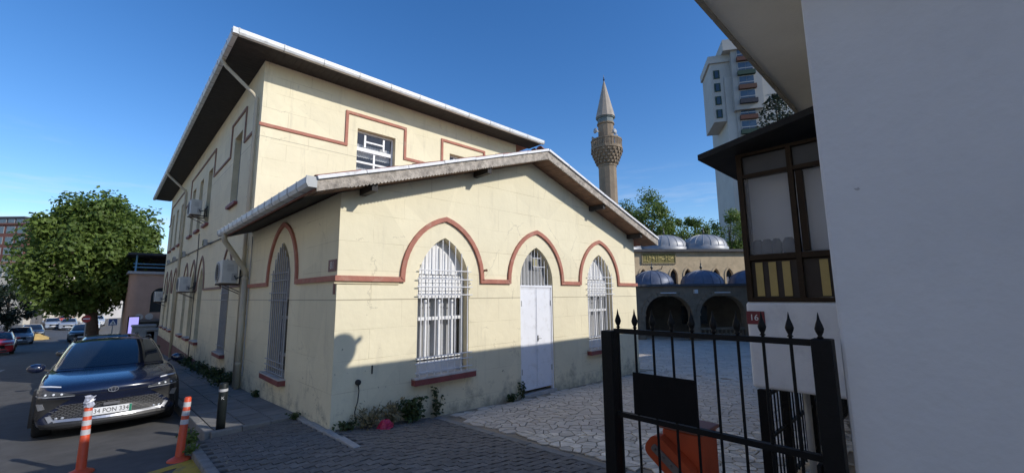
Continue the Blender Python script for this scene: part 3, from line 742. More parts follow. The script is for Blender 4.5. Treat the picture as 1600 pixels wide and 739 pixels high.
def gutter_run(parent, p0, p1, out, w_=.13, h_=.13, step=.55, m=GUTTER):
    """box gutter with clip bands; out = unit vector away from the wall"""
    p0 = Vector(p0); p1 = Vector(p1); d = (p1 - p0); L = d.length; d.normalize(); out = Vector(out)
    g = MB()
    prof = [(0, h_), (0, 0), (w_ * .8, 0), (w_, h_ * .35), (w_, h_), (w_ - .012, h_), (w_ - .012, h_ * .38), (w_ * .76, .012), (.012, .012), (.012, h_)]
    P = [[p + out * a + Vector((0, 0, b)) for a, b in prof + prof[:1]] for p in (p0, p1)]
    g.grid(P); g.add([tuple(q) for q in P[0][:5]], [(0, 1, 2, 3, 4)]); g.add([tuple(q) for q in P[1][:5]], [(4, 3, 2, 1, 0)])
    go = g.build('gutter', m, parent)
    n = int(L / step)
    for i in range(n + 1):
        c = p0 + d * (i * L / n)
        b = MB(); pr2 = [(-.004, -.006), (w_ * .8 + .004, -.006), (w_ + .007, h_ * .34), (w_ + .007, h_ + .012), (-.004, h_ + .012)]
        b.prism(pr2, lambda u, v, dd: c + out * u + Vector((0, 0, v)) + d * dd, -.014, .014)
        b.build('gutter_clip', GCLIP, go)
    return go
gz = EZ - SL * LO + .06
gutter_run(annex, (-LO - .002, -VO - .02, gz), (-LO - .002, AY + .3, gz), (-1, 0, 0), .14, .14, .42)
# downpipe of the annex: swan neck then down the joint with the main building
dp = MB().tube([(-LO - .07, 5.55, gz + .02), (-LO - .07, 5.55, gz - .1), (-LO - .04, 5.6, gz - .17), (-.15, 5.66, 2.72), (-.085, 5.68, 2.6), (-.085, 5.69, 2.45)], .062, 12)
dp.build('downpipe', PIPE, annex, smooth=True)
for z, L in ((3.45, .9), (2.55, 1.0), (1.55, 1.05), (.55, .85)):
    pass

# small things on the annex corner
plate = thing('house_number_plate', (-.02, .2, 2.45), 'small dark red number plate high on the cream corner wall', 'number plate')
MB().box((-.012, .04, 2.36), (0, .36, 2.55)).build('plate', mat('plate_red', (.16, .05, .045), .5, .1), plate)
obj('lettering', text_mesh('81', .17, mat('plate_white', (.6, .58, .55), .6), lambda u, v, d: (-.013 - d, .2 - u, 2.455 + v), 0, .002), plate)
tag(MB().box((-.012, .05, 2.0), (0, .12, 2.17)).build('small_plate', MATS['plate_red']), 'tiny brown plate just below the moulding at the corner', 'plate')

# ================================================================== MAIN BUILDING (two storeys, behind the annex)
BX, BY0, BY1, BT = 9.6, 5.75, 28.2, 8.40
main = thing('main_hall', (0, BY0, -.3), 'two-storey cream building with wide dark eaves and red mouldings along the street', 'building')
FM = front(BY0); SM = side(0.0)
fw = [(3.30, .65), (6.80, .65)]
ho = [[(c - h, 5.0), (c + h, 5.0), (c + h, 7.2), (c - h, 7.2)] for c, h in fw]
MB().sheet([(0, 3.0), (BX, 3.0), (BX, BT), (0, BT)], ho, FM).build('wall', CREAM, main)
singles = [8.47]; triples = [13.35, 15.5, 17.65, 21.9, 24.05, 26.2]
low = [(c, .5, .38, 2.3, 3.15) for c in singles] + [(c, .48, .38, 2.3, 3.15) for c in triples]
upp = [(c, .53, 4.83, 7.08) for c in singles] + [(c, .48, 4.83, 7.05) for c in triples]
hl = [arch(c, h, a, b, t) for c, h, a, b, t in low]; hu = [[(c - h, a), (c + h, a), (c + h, t), (c - h, t)] for c, h, a, t in upp]
MB().sheet([(BY0, -2.4), (BY1, -2.4), (BY1, BT), (BY0, BT)], hl + hu, SM).build('wall', CREAM, main)
MB().add([(BX, BY0, -2), (BX, BY1, -2), (BX, BY1, BT), (BX, BY0, BT), (0, BY1, -2), (0, BY1, BT)], [(0, 1, 2, 3), (1, 4, 5, 2)]).build('wall', CREAM, main)
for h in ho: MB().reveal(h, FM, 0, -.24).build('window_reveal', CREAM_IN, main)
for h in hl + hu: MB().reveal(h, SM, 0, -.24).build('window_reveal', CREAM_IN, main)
MB().box((.6, BY0 + .6, -2), (BX - .3, BY0 + .65, 8.3)).build('dark_room_backing', DARKIN, main); MB().box((.6, BY0 + .7, -2), (.65, BY1 - .1, 8.3)).build('dark_room_backing', DARKIN, main)  # near-black backing stands in for shade inside the rooms
for c, h in fw:
    wn_ = empty_part('window', main)
    win_glazing(wn_, FM, c - h + .005, c + h - .005, 5.01, 6.60, -.19, (5.62, 6.18), (c,), curtain=False)
    win_glazing(wn_, FM, c - h + .005, c + h - .005, 6.605, 7.19, -.19, (), (c - .32, c + .32), curtain=False)
    MB().box(FM(c - .29, 6.86, -.165), FM(c + .29, 6.91, -.215)).build('frame', WPAINT, wn_)
    for z0, z1 in ((5.0, 6.05), (6.4, 6.82)):
        n = 44; MB().grid([[FM(c - h + 2 * h * i / n, zv, -.34 + .03 * math.sin(i * 2.3)) for i in range(n + 1)] for zv in (z0, z1)]).build('curtain', CURTAIN, wn_, smooth=True)
for c, h, a, b_, t in low:
    wn_ = empty_part('window', main)
    win_glazing(wn_, SM, c - h + .01, c + h - .01, a + .01, 2.25, -.2, (1.6,), (c,), curtain=False, m=GREYFR, gl=DULLGL)
    MB().prism(arch(c, h - .01, None, 2.255, t - .01), SM, -.22, -.18).build('arch_panel', MATS['dark_grey_board'], wn_)
    sill(wn_, SM, c - h, c + h, a)
    if c < 10: grille(wn_, SM, c, h + .02, a + .015, b_, t, .02, 7, (a + .06, a + .2, 1.9, 2.1, 2.4), WIRON2)
for c, h, a, t in upp:
    wn_ = empty_part('window', main)
    win_glazing(wn_, SM, c - h + .005, c + h - .005, a + .01, t - .005, -.19, (6.2,), (c,), curtain=False, m=GREYFR, gl=DULLGL); sill(wn_, SM, c - h, c + h, a, .1, .09)
# mouldings on the main building
TB = mat('trim_painted_shade', (.27, .17, .13), .8, .15, 5, .2, 40, stain=(.36, .3, .24), stain_amt=.4)  # terracotta trim with the street wall's shade put into its colour
UZ, UT = 6.58, 7.63
p = [(-.04, UZ)]
for c, h in fw: p += [(c - 1.0, UZ), (c - 1.0, UT), (c + 1.0, UT), (c + 1.0, UZ)]
MB().band(p + [(BX, UZ)], .085, FM, 0, .04).build('moulding', TRIM, main)
p = [(BY0 + .55, UZ - .02), (7.5, UZ - .02), (7.5, UT), (9.45, UT), (9.45, UZ - .02), (12.4, UZ - .02), (12.4, UT), (18.6, UT), (18.6, UZ), (20.95, UZ), (20.95, UT), (27.15, UT), (27.15, UZ), (BY1, UZ)]
MB().band(p, .07, SM, 0, .04).build('moulding', TB, main)
p = [(BY0 + .25, 2.29)]
for c in singles + triples: p += arch(c, .78 if c in singles else .82, 2.29, 2.32, 3.55, 8)
MB().band(p + [(BY1, 2.29)], .075, SM, 0, .04).build('moulding', TB, main)
MB().prism([(BY0 + 3.0, -2.2), (BY1, -2.2), (BY1, -.28), (BY0 + 3.0, -.28)], SM, .0, .03).build('plinth', PLINTH, main)
# eaves: boarded soffit, fascia, gutters, hip roof
OV = .80
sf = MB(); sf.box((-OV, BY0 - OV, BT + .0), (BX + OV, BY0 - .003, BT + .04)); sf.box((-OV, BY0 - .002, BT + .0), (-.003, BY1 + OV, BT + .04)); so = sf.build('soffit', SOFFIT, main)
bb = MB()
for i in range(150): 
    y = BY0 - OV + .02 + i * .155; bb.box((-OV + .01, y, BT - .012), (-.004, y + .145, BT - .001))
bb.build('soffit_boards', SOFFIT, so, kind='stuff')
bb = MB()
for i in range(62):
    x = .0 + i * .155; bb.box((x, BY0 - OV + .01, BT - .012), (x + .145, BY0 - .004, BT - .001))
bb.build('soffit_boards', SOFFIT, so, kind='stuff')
ri = 2.6
rf = MB(); z0 = BT + .05; a = (-OV, BY0 - OV); b_ = (BX + OV, BY1 + OV); mx_ = BX / 2
rf.add([(a[0], a[1], z0), (b_[0], a[1], z0), (b_[0], b_[1], z0), (a[0], b_[1], z0), (mx_, BY0 + 6.8, z0 + ri), (mx_, BY1 - 6.8, z0 + ri)], [(0, 1, 4), (1, 2, 5, 4), (2, 3, 5), (3, 0, 4, 5)])
rf.build('roof', ROOFR, main)
gutter_run(main, (-OV - .0, BY0 - OV - .002, BT - .03), (BX + OV, BY0 - OV - .002, BT - .03), (0, -1, 0), .13, .15, 1.0)
gutter_run(main, (-OV - .002, BY0 - OV, BT - .03), (-OV - .002, BY1 + OV, BT - .03), (-1, 0, 0), .13, .15, .62)
MB().box((-OV - .13, BY0 - OV - .13, BT - .03), (-OV - .004, BY0 - OV - .004, BT + .12)).build('gutter_corner', GUTTER, main)
MB().lathe((-OV + .02, BY0 - OV + .1, BT + .09), [(.10, 0), (.09, .05), (.05, .09), (.01, .1)], 10).build('roof_tile', TILE, main)
for (yg, yw, zb) in ((6.4, 6.05, 0), (20.6, 20.2, 0)):
    pd = MB().tube([(-OV - .06, yg, BT), (-OV - .06, yg, BT - .10), (-OV + .03, yg - .01, BT - .22), (-.16, yw + .03, 7.5), (-.075, yw, 7.38), (-.07, yw, 7.2), (-.07, yw, zr(yw) + .1)], .05 if yg < 10 else .055, 12)
    pdo = pd.build('downpipe', PIPE, main, smooth=True)
    for z in (6.9, 5.6, 4.6, 3.2, 2.0, .8):
        MB().tube([(-.07, yw, z), (-.07, yw, z + .035)], .06, 12).build('pipe_clip', PIPE, pdo)
# thick lower stack at the joint with the annex
st = MB().tube([(-.085, 5.69, 2.5), (-.085, 5.69, swz(5.7))], .068, 14).build('downpipe', PIPE, main, smooth=True)
for z in (2.42, 1.55, .35): MB().tube([(-.085, 5.69, z), (-.085, 5.69, z + .06)], .076, 14).build('pipe_clip', PIPE, st)
MB().tube([(-.03, 5.50, 3.5), (-.03, 5.50, .1)], .014, 8).build('cable', PLASTIC_GREY, main)
MB().tube([(-.03, 6.3, 3.80), (-.04, 8, 3.86), (-.03, 12, 3.93), (-.03, 18, 3.98), (-.03, 27.5, 4.03)], .018, 6).build('cable', mat('dark_cable', (.06, .055, .05), .7), main)
MB().tube([(-.03, 14.7, 4.6), (-.03, 14.6, 3.9), (-.03, 14.55, 2.5), (-.03, 14.5, -.6)], .016, 6).build('cable', MATS['dark_cable'], main)

# wall floodlights strung along the cable
fl0 = None
LAMPN = ['nearest the annex gutter', 'between the single and triple arches', 'over the nearer triple arches', 'beside the far downpipe', 'over the farthest triple arches']
for k, y in enumerate((7.15, 11.8, 17.6, 21.4, 24.1)):
    lab = 'small grey wall floodlight ' + LAMPN[k]
    if fl0 is None:
        fl0 = thing('wall_floodlight', (0, 0, 0), lab, 'floodlight', 'floodlights on the street wall')
        bevel(MB().box((-.24, -.11, -.11), (-.12, .11, .13)).build('lamp_body', PLASTIC_GREY, fl0), .015)
        MB().box((-.246, -.09, -.09), (-.241, .09, .10)).build('lens', DGLASS, fl0)
        MB().beam((-.13, 0, 0), (.0, 0, .02), .04, .05).build('bracket', PLASTIC_GREY, fl0)
        place(fl0, (0, y, 3.93 + k * .02))
    else: copy_tree(fl0, (0, y, 3.90 + k * .03), label=lab)

# air conditioners
ac0 = None
ACS = [(6.35, 2.62, 'over the single arched window beside the annex downpipe'), (14.7, 2.52, 'between the nearer triple arches'), (13.6, 5.45, 'below the upper triple windows'), (25.4, 2.1, 'farthest along the street wall')]
for y, z, w_ in ACS:
    lab = 'white boxy air conditioner ' + w_
    if ac0 is None:
        ac0 = thing('air_conditioner', (0, 0, 0), lab, 'air conditioner', 'air conditioners on the street wall')
        bevel(MB().box((-.55, -.42, -.29), (-.2, .42, .29)).build('casing', ACWHITE, ac0), .02, 3)
        ring = MB(); ring.lathe((-.552, .1, 0), [(.25, 0), (.25, .02), (.22, .02), (.22, 0)], 28, (-1, 0, 0)); fo = ring.build('fan_guard', PLASTIC_GREY, ac0)
        MB().lathe((-.5515, .1, 0), [(.22, 0), (.22, .004)], 28, (-1, 0, 0)).build('fan_opening', DARKIN, ac0)
        gb = MB()
        for i in range(-4, 5):
            q = math.sqrt(.22 ** 2 - (i * .048) ** 2); gb.tube([(-.566, .1 - q, i * .048), (-.566, .1 + q, i * .048)], .004, 4)
        gb.build('guard_bars', PLASTIC_GREY, ac0)
        lv = MB()
        for i in range(5): lv.box((-.44, -.425, .02 + .036 * i), (-.30, -.4201, .035 + .036 * i))
        lv.build('louvre', PLASTIC_GREY, ac0)
        MB().box((-.34, -.45, -.22), (-.22, -.421, -.04)).build('valve_cover', PLASTIC_GREY, ac0)
        MB().tube([(-.28, -.46, -.1), (-.26, -.5, -.18), (-.1, -.5, -.1), (-.03, -.48, .05)], .018, 8).build('refrigerant_pipe', mat('pipe_wrap', (.05, .05, .05), .8), ac0)
        for s_ in (-.28, .28):
            br = MB(); br.beam((-.56, s_, -.31), (0, s_, -.31), .035, .035); br.beam((-.02, s_, -.32), (-.02, s_, .1), .035, .03); br.beam((-.5, s_, -.32), (-.02, s_, -.55), .03, .02); br.build('bracket', mat('rusty_bracket', (.10, .07, .055), .8, .3, 8), ac0)
        place(ac0, (0, y, z))
    else: copy_tree(ac0, (0, y, z), label=lab)

# ================================================================== RIGHT-HAND HOUSE, BAY, GATE
HX, HY, HE, HZ = .42, -6.16, -5.53, 4.20
WSTUC = mat('white_stucco', (.69, .68, .67), .8, .04, 1.2, .22, 14, stain=(.50, .50, .50), stain_scale=2.0, stain_amt=.22)
WBOX = mat('white_box_render', (.80, .79, .77), .8, .04, 2, .12, 60, stain=(.42, .41, .39), stain_scale=3, stain_amt=.35)
SOFL = mat('pale_soffit', (.80, .76, .68), .9, .06, 2, .25, 60)
BROWN = mat('dark_brown_frame', (.042, .026, .014), .6, .2, 6, .1, 40, spec=.15)
GOLD = mat('amber_glass_strip', (.42, .30, .085), .35, .12, 4)
house = thing('street_house', (6, -11, .2), 'white rendered house at the right edge with overhanging eave and brown bay', 'house')
hw_ = MB(); hw_.box((HX, HY - 11, -1.5), (20.6, HY, HZ + .02)); bevel(hw_.build('wall', WSTUC, house), .02, 2)  # unseen far length extended to keep the courtyard in shadow
sf = MB().box((HX - .45, HE, HZ), (21, HY - .002, HZ + .04)); sf.box((HX - .45, HY - 11, HZ + .0), (HX - .002, HY - .002, HZ + .04)); sf.build('soffit', SOFL, house)
x = HX - .45
FASB = mat('grey_fascia', (.30, .27, .22), .8, .15, 4, .2, 30, rand=.12)
while x < 20.6:
    MB().box((x + .006, HE + .001, HZ - .02), (x + .42, HE + .035, HZ + .14)).build('fascia_board', FASB, house); x += .43
MB().box((HX - .485, HY - 11, HZ - .02), (HX - .451, HE, HZ + .14)).build('fascia_board', FASB, house)
MB().add([(HX - .5, HE + .05, HZ + .145), (21, HE + .05, HZ + .145), (21, HY - 5.5, HZ + 1.5), (HX - .5, HY - 5.5, HZ + 1.5), (21, HY - 11.5, HZ + .145), (HX - .5, HY - 11.5, HZ + .145)], [(0, 1, 2, 3), (3, 2, 4, 5), (0, 3, 5), (1, 4, 2)]).build('roof', ROOFR, house)
# bay on brown frame over a white box
bay = empty_part('bay_window', house)
X0, YL = 2.2, -5.13
bx_ = MB().box((X0, YL, 1.02), (5.2, HY - .003, 1.87)).build('box', WBOX, bay); bevel(bx_, .035, 3)
B = side(X0)
def bbar(u0, z0, u1, z1, d0=-.07, d1=.0, nm='frame_bar'): return MB().box(B(u0, z0, d0), B(u1, z1, d1)).build(nm, BROWN, bay)
YR = HY - .004
bbar(YL - .025, 1.872, YL - .075, 3.43); bbar(YL - .485, 1.872, YL - .53, 3.43)
for z0, z1 in ((1.872, 1.91), (2.29, 2.345), (3.16, 3.20), (3.40, 3.43)):
    bbar(YL - .077, z0, YL - .483, z1, -.068, -.002); bbar(YL - .532, z0, YR, z1, -.068, -.002)
for (u0, u1) in ((YL - .078, YL - .482), (YL - .533, YR)):
    MB().box(B(u0, 1.912, -.06), B(u1, 2.278, -.045)).build('spandrel', mat('brown_spandrel', (.035, .022, .014), .6, .2), bay)
    MB().box(B(u0, 3.207, -.06), B(u1, 3.398, -.045)).build('transom_panel', mat('dark_transom', (.035, .033, .032), .35, .2), bay)
for u in (YL - .115, YL - .235, YL - .355, YL - .66, YL - .82):
    MB().box(B(u, 1.925, -.04), B(u - .066, 2.265, -.034)).build('amber_strip', GOLD, bay)
FROST = mat('frosted_glass', (.50, .51, .52), .28, .06, 1.5, spec=.6)
fz = FROST.node_tree.nodes['Principled BSDF']; fz.inputs['Transmission Weight'].default_value = .0
MB().add([B(YL - .078, 2.346, -.042), B(YL - .482, 2.346, -.042), B(YL - .482, 3.159, -.042), B(YL - .078, 3.159, -.042)], [(0, 1, 2, 3)]).build('pane', frost_mat('bay_glass'), bay)
MB().add([B(YL - .60, 2.357, -.072), B(YR, 2.357, -.072), B(YR, 3.148, -.072), B(YL - .60, 3.148, -.072)], [(0, 1, 2, 3)]).build('pane', MATS['bay_glass'], bay)
bbar(YL - .545, 2.357, YL - .60, 3.148, -.10, -.02)
MB().box(B(YL - .05, 2.353, -.26), B(YR, 3.2, -.245)).build('blind', mat('grey_blind', (.85, .85, .84), .9, .05, 2), bay)
MB().box(B(YL - .03, 2.25, -.33), B(YR, 2.352, -.075)).build('inner_ledge', BROWN, bay)
# far side and rest of bay
MB().box((X0 + .08, YL - .03, 1.873), (5.15, YL - .06, 3.43)).build('side_wall', BROWN, bay)
MB().add([(X0 - .26, YL + .27, 3.39), (5.6, YL + .27, 3.39), (5.6, HY, 3.62), (X0 - .26, HY, 3.62), (X0 - .26, YL + .27, 3.45), (5.6, YL + .27, 3.45), (5.6, HY, 3.69), (X0 - .26, HY, 3.69)], [(0, 3, 2, 1), (4, 5, 6, 7), (0, 1, 5, 4), (3, 0, 4, 7), (1, 2, 6, 5)]).build('bay_roof', mat('bay_roof_metal', (.03, .027, .024), .7, .2, spec=.2), bay)
for k, (u, r) in enumerate(((YL - .13, .055), (YL - .215, .058), (YL - .30, .05), (YL - .41, .062))):
    t = MB().lathe((X0 + .14, u, 2.354), [(r * .8, 0), (r, .03), (r * 1.02, .08), (r * .9, .12), (r * .6, .145), (r * .55, .155)], 14).build('flower_pot', mat('dark_pot', (.05, .05, .05), .6), smooth=True)
    tag(t, ['round dark pot at the left end of the bay sill', 'round dark pot second from left on the bay sill', 'smaller dark pot third on the bay sill', 'round dark pot beside the bay mullion'][k], 'pot', 'pots on the bay sill')
MB().prism([(-6.332, 2.525), (-6.325, 2.537), (-6.318, 2.531), (-6.305, 2.534), (-6.312, 2.522), (-6.322, 2.518)], side(HX), .0, .003).build('wall_scuff', mat('scuff_grey', (.48, .47, .46), .9, .3, 20), house)
np_ = thing('house_number_plate', (X0, -5.2, 1.7), 'dark red house number plate on the white box under the bay', 'number plate')
bevel(MB().box(B(-5.135, 1.645, .001), B(-5.30, 1.775, .012)).build('plate', mat('plate_crimson', (.17, .012, .022), .4, .08), np_), .004)
obj('lettering', text_mesh('16', .085, mat('plate_letter', (.75, .72, .7), .5), lambda u, v, d: (X0 - .0125 - d, -5.205 - u, 1.71 + v), 0, .0015), np_)

# iron gate hung on the house corner
gate = thing('iron_gate', (HX, -5.3, .1), 'black iron gate with spear tips at the courtyard entrance', 'gate')
GX = HX
def gpost(y0, y1, zt, nm='post'): return bevel(MB().box((GX - .05, y0, za(GX, y0) - .02), (GX + .05, y1, zt)).build(nm, IRONBLK, gate), .006)
gpost(-4.60, -4.70, 1.665); gpost(-6.03, -6.13, 1.69)
for z in (1.665, 1.03, .33): MB().box((GX - .02, -4.702, z - .018), (GX + .02, -6.029, z + .018)).build('rail', IRONBLK, gate)
spear = [(.0095, 0), (.0095, .015), (.018, .02), (.010, .03), (.020, .052), (.0245, .07), (.018, .095), (.008, .125), (.004, .15), (.001, .165)]
for k in range(10):
    y = -4.735 - .1485 * k
    if k == 0: pass
    b = MB().tube([(GX, y, .22), (GX, y, 1.68)], .0095, 8).build('bar', IRONBLK, gate)
    MB().lathe((GX, y, 1.675), spear, 10).build('spear_tip', IRONBLK, b, smooth=True)
MB().box((GX - .034, -4.865, 1.06), (GX - .022, -5.345, 1.365)).build('plate', mat('black_plate', (.004, .004, .0045), .6, .3, 9, .2, 70, spec=.15), gate)
MB().box((GX - .05, -6.0, .9), (GX + .07, -6.02, 1.0)).build('lock', IRONBLK, gate)

# railing under the bay, receding along the house
fence = thing('iron_railing', (2.3, -5.2, -.2), 'black iron railing running back under the white bay box', 'railing')
FY = -5.2
for x in (2.27, 3.0, 4.2, 5.4): bevel(MB().box((x - .04, FY - .04, za(x, FY) - .1), (x + .04, FY + .04, 1.0)).build('post', IRONBLK, fence), .005)
for z in (.93, .52, .02): MB().beam((2.32, FY, z), (6.6, FY, z - .04), .03, .03).build('rail', IRONBLK, fence)
x = 2.40
while x < 6.6:
    MB().tube([(x, FY, -.05), (x, FY, 1.0)], .009, 6).build('bar', IRONBLK, fence); x += .115
tag(MB().tube([(2.95, -5.42, -.3), (2.95, -5.42, 1.03)], .032, 12).build('drain_pole', mat('pale_grey_pipe', (.42, .42, .41), .5), smooth=True), 'pale grey upright pipe behind the railing under the bay', 'pipe')
tag(MB().box((6.7, -6.1, -.6), (6.85, -4.6, 1.0)).build('basement_wall', mat('grey_stair_wall', (.20, .19, .175), .9, .15, 3, .2, 30)), 'low grey wall closing the space under the bay', 'wall')

# parking barrier cabinet behind the gate
ORA = mat('orange_red_paint', (.50, .075, .02), .5, .12, 5, .1, 40, stain=(.2, .06, .03), stain_amt=.4)
bar_ = thing('barrier_cabinet', (.98, -4.97, za(1, -5)), 'orange-red parking barrier cabinet behind the iron gate', 'barrier')
zb = za(1, -5)
bevel(MB().box((.84, -5.16, zb), (1.16, -4.84, zb + .77)).build('cabinet', ORA, bar_), .02, 3)
bevel(MB().box((.82, -5.18, zb + .771), (1.18, -4.82, zb + .80)).build('lid', mat('barrier_lid', (.25, .10, .07), .6, .15), bar_), .012)
R45 = lambda u, v, d: (.835 - d, -4.93 + u * .80 - v * .6, zb + .56 + u * .6 + v * .8)
def hpoly(w_, h_, r_, n=5):
    out = []
    for cx_, cy2, a0 in ((w_ - r_, h_ - r_, 0), (-w_ + r_, h_ - r_, 90), (-w_ + r_, -h_ + r_, 180), (w_ - r_, -h_ + r_, 270)):
        for i in range(n + 1): a = rad(a0 + 90 * i / n); out.append((cx_ + r_ * math.cos(a), cy2 + r_ * math.sin(a)))
    return out
bevel(MB().prism(hpoly(.20, .095, .07), R45, 0, .10).build('arm_bracket', ORA, bar_), .008)
MB().prism(hpoly(.15, .03, .02), R45, .101, .112).build('clamp_plate', mat('dull_steel', (.22, .20, .19), .5, .2, metal=.6), bar_)
for u in (-.12, -.04, .04, .12): MB().tube([R45(u, 0, .113), R45(u, 0, .128)], .012, 6).build('bolt', MATS['dull_steel'], bar_)
MB().lathe((.97, -4.93, zb + .801), [(.035, 0), (.04, .02), (.04, .05), (.02, .065)], 12).build('beacon', DARKIN, bar_, smooth=True)

# satellite dish on the house roof (its shadow falls on the annex)
dish = thing('satellite_dish', (2.65, -5.75, HZ + .15), 'round satellite dish on the edge of the right-hand house roof', 'satellite dish')
DM = mat('dish_grey', (.45, .45, .45), .5, .05)
MB().tube([(2.65, -5.75, HZ + .1), (2.65, -5.75, HZ + .6)], .022, 8).build('mast', DM, dish)
ax_ = Vector((.55, -.75, .42)).normalized()
c0 = Vector((2.60, -5.68, HZ + .50))
MB().lathe(c0, [(.01, 0), (.10, .012), (.17, .035), (.245, .075), (.25, .08), (.17, .041), (.01, .006)], 24, ax_).build('reflector', DM, dish, smooth=True)
MB().tube([c0 + Vector((.05, 0, -.2)), c0 + ax_ * .2 + Vector((.1, 0, .1)), c0 + ax_ * .36 + Vector((.22, 0, .17))], .012, 6).build('feed_arm', DM, dish)
MB().tube([c0 + ax_ * .33 + Vector((.20, 0, .15)), c0 + ax_ * .42 + Vector((.25, 0, .21))], .04, 8).build('receiver', DM, dish)

# sunlit row of houses across the street, beside and behind the camera: they throw warm light back on the street wall
for k, (y0, y1, h_, col, lab) in enumerate(((-34, -16.5, 11, (.78, .72, .62), 'beige house across the street behind the camera'), (-16, 3.5, 9.5, (.82, .78, .70), 'off-white house across the street opposite the forecourt'), (4, 22, 10.5, (.80, .70, .57), 'peach house across the street opposite the main hall'), (22.5, 40, 9, (.78, .74, .66), 'pale house across the street opposite the far triple arches'))):
    t = thing('street_row_house', (-17, (y0 + y1) / 2, zr(y0)), lab, 'house', 'houses across the street')
    MB().box((-21, y0, -3), (-12.4, y1, h_)).build('wall', mat('row_house_%d' % k, col, .85, .06, .6, .1, 20), t); MB().box((-21.3, y0 - .1, h_ + .003), (-12.1, y1 + .1, h_ + .35)).build('roof', ROOFR, t)
    n = int((y1 - y0) / 3)
    for i in range(n):
        for j in range(3):
            yw = y0 + (y1 - y0) * (i + .5) / n; zw = .9 + 3 * j + zr((y0 + y1) / 2)
            w_ = MB().box((-12.399, yw - .6, zw), (-12.33, yw + .6, zw + 1.5)).build('window', WPAINT, t); MB().box((-12.329, yw - .52, zw + .08), (-12.32, yw + .52, zw + 1.42)).build('pane', DGLASS, w_)

# unseen tall block added right of the courtyard, to shade it and the porch
nb_ = thing('shade_block', (25, -12, -.5), 'unseen cream block added beyond the right-hand house for shade', 'building')
MB().box((21.8, -16, -1.5), (36, -8.2, 11.5)).build('wall', mat('shade_block_render', (.5, .46, .38), .85, .08, 1, .1, 30), nb_)
MB().box((21.5, -16.3, 11.51), (36.3, -7.9, 11.75)).build('roof', ROOFR, nb_)
for i in range(8):
    for j in range(3):
        xw = 22.6 + 1.65 * i; zw = .4 + 3 * j
        w_ = MB().box((xw, -8.199, zw), (xw + 1.1, -8.15, zw + 1.5)).build('window', WPAINT, nb_); MB().box((xw + .08, -8.149, zw + .08), (xw + 1.02, -8.14, zw + 1.42)).build('pane', DGLASS, w_)

# ================================================================== MOSQUE AND MINARET
STONE = mat('grey_stone', (.21, .165, .115), .9, .22, 2.2, .4, 14, stain=(.13, .115, .095), stain_scale=1.3, stain_amt=.6)
TAN = mat('tan_stone', (.60, .47, .30), .9, .16, 1.6, .3, 12, stain=(.3, .23, .15), stain_scale=1.5, stain_amt=.5)
LEAD = mat('lead_sheet', (.34, .345, .35), .5, .15, 3, .1, 20, metal=.25, stain=(.15, .16, .18), stain_amt=.5)
LEADD = mat('lead_sheet_dark', (.12, .14, .19), .5, .2, 3, .1, 20, metal=.25, stain=(.2, .22, .25), stain_amt=.5)
MO = Vector((21.83, 6.85, -.9)); MU = Vector((.76, -.65, 0)).normalized(); MW = Vector((.65, .76, 0)).normalized()
def mq(u, z, w_): return MO + MU * u + MW * w_ + Vector((0, 0, z))
PF = lambda u, v, d: mq(u, v, -d)
mosque = thing('mosque', tuple(mq(5, 0, 5)), 'old stone mosque with arched porch and lead domes across the courtyard', 'mosque')
bay_w = 3.5; ac_ = [1.52 + bay_w * k for k in (-2, -1, 0, 1, 2, 3, 4)]
PHT = 3.38
holes = [arch(c, 1.5, .02, 1.5, 2.72, 8) for c in ac_]
MB().sheet([(-7.6, -.4), (18.5, -.4), (18.5, PHT), (-7.6, PHT)], holes, PF).build('porch_wall', STONE, mosque)
rv = MB()
for h in holes: rv.reveal(h, PF, 0, -.55)
rv.build('porch_reveal', STONE, mosque)
# voussoir rings and piers: the stones of each arch
for c in ac_[2:5]:
    pts = arch(c, 1.64, None, 1.5, 2.90, 7)
    for i in range(len(pts) - 1):
        a_, b2 = Vector(pts[i]), Vector(pts[i + 1]); g_ = (b2 - a_) * .03
        MB().band([tuple(a_ + g_), tuple(b2 - g_)], .26, PF, 0, .05 + .01 * (i % 2)).build('voussoir', STONE, mosque)
for k in range(len(ac_) - 1):
    uc = (ac_[k] + ac_[k + 1]) / 2
    for j in range(4):
        MB().prism([(uc - .2, .38 * j + .01), (uc + .2, .38 * j + .01), (uc + .2, .38 * j + .37), (uc - .2, .38 * j + .37)], PF, .0, .06 + .012 * (j % 2)).build('pier_stone', STONE, mosque)
    MB().prism([(uc - .26, 1.53), (uc + .26, 1.53), (uc + .26, 1.66), (uc - .26, 1.66)], PF, 0, .11).build('impost', STONE, mosque)
for j in range(3):      # ashlar courses standing slightly proud on the left end
    for i in range(8):
        u0 = -7 + .9 * i + (.45 if j % 2 else 0)
        if j == 2 or u0 < -1.2: MB().prism([(u0 + .01, 2.95 + .0 - j * 0), (u0 + .88, 2.95), (u0 + .88, 3.25), (u0 + .01, 3.25)], PF, 0, .02).build('ashlar', STONE, mosque) if j == 0 else None
MB().prism([(-7, PHT - .02), (16, PHT - .02), (16, PHT + .12), (-7, PHT + .12)], PF, -.3, .18).build('cornice', mat('dark_lead_edge', (.07, .07, .075), .6, .2), mosque)
MB().prism([(-7, .0), (16, .0), (16, PHT), (-7, PHT)], PF, -4.55, -4.45).build('porch_back_wall', mat('porch_inside', (.12, .105, .085), .9, .25, 2, .2, 12), mosque)
MB().prism([(.2, .0), (1.9, .0), (1.9, 2.3), (.2, 2.3)], PF, -4.44, -4.36).build('door', mat('dark_wood_door', (.05, .03, .02), .6, .3), mosque)
for c in (4.4, 5.6): MB().prism([(c, .7), (c + .7, .7), (c + .7, 2.0), (c, 2.0)], PF, -4.44, -4.40).build('porch_window', DGLASS, mosque)
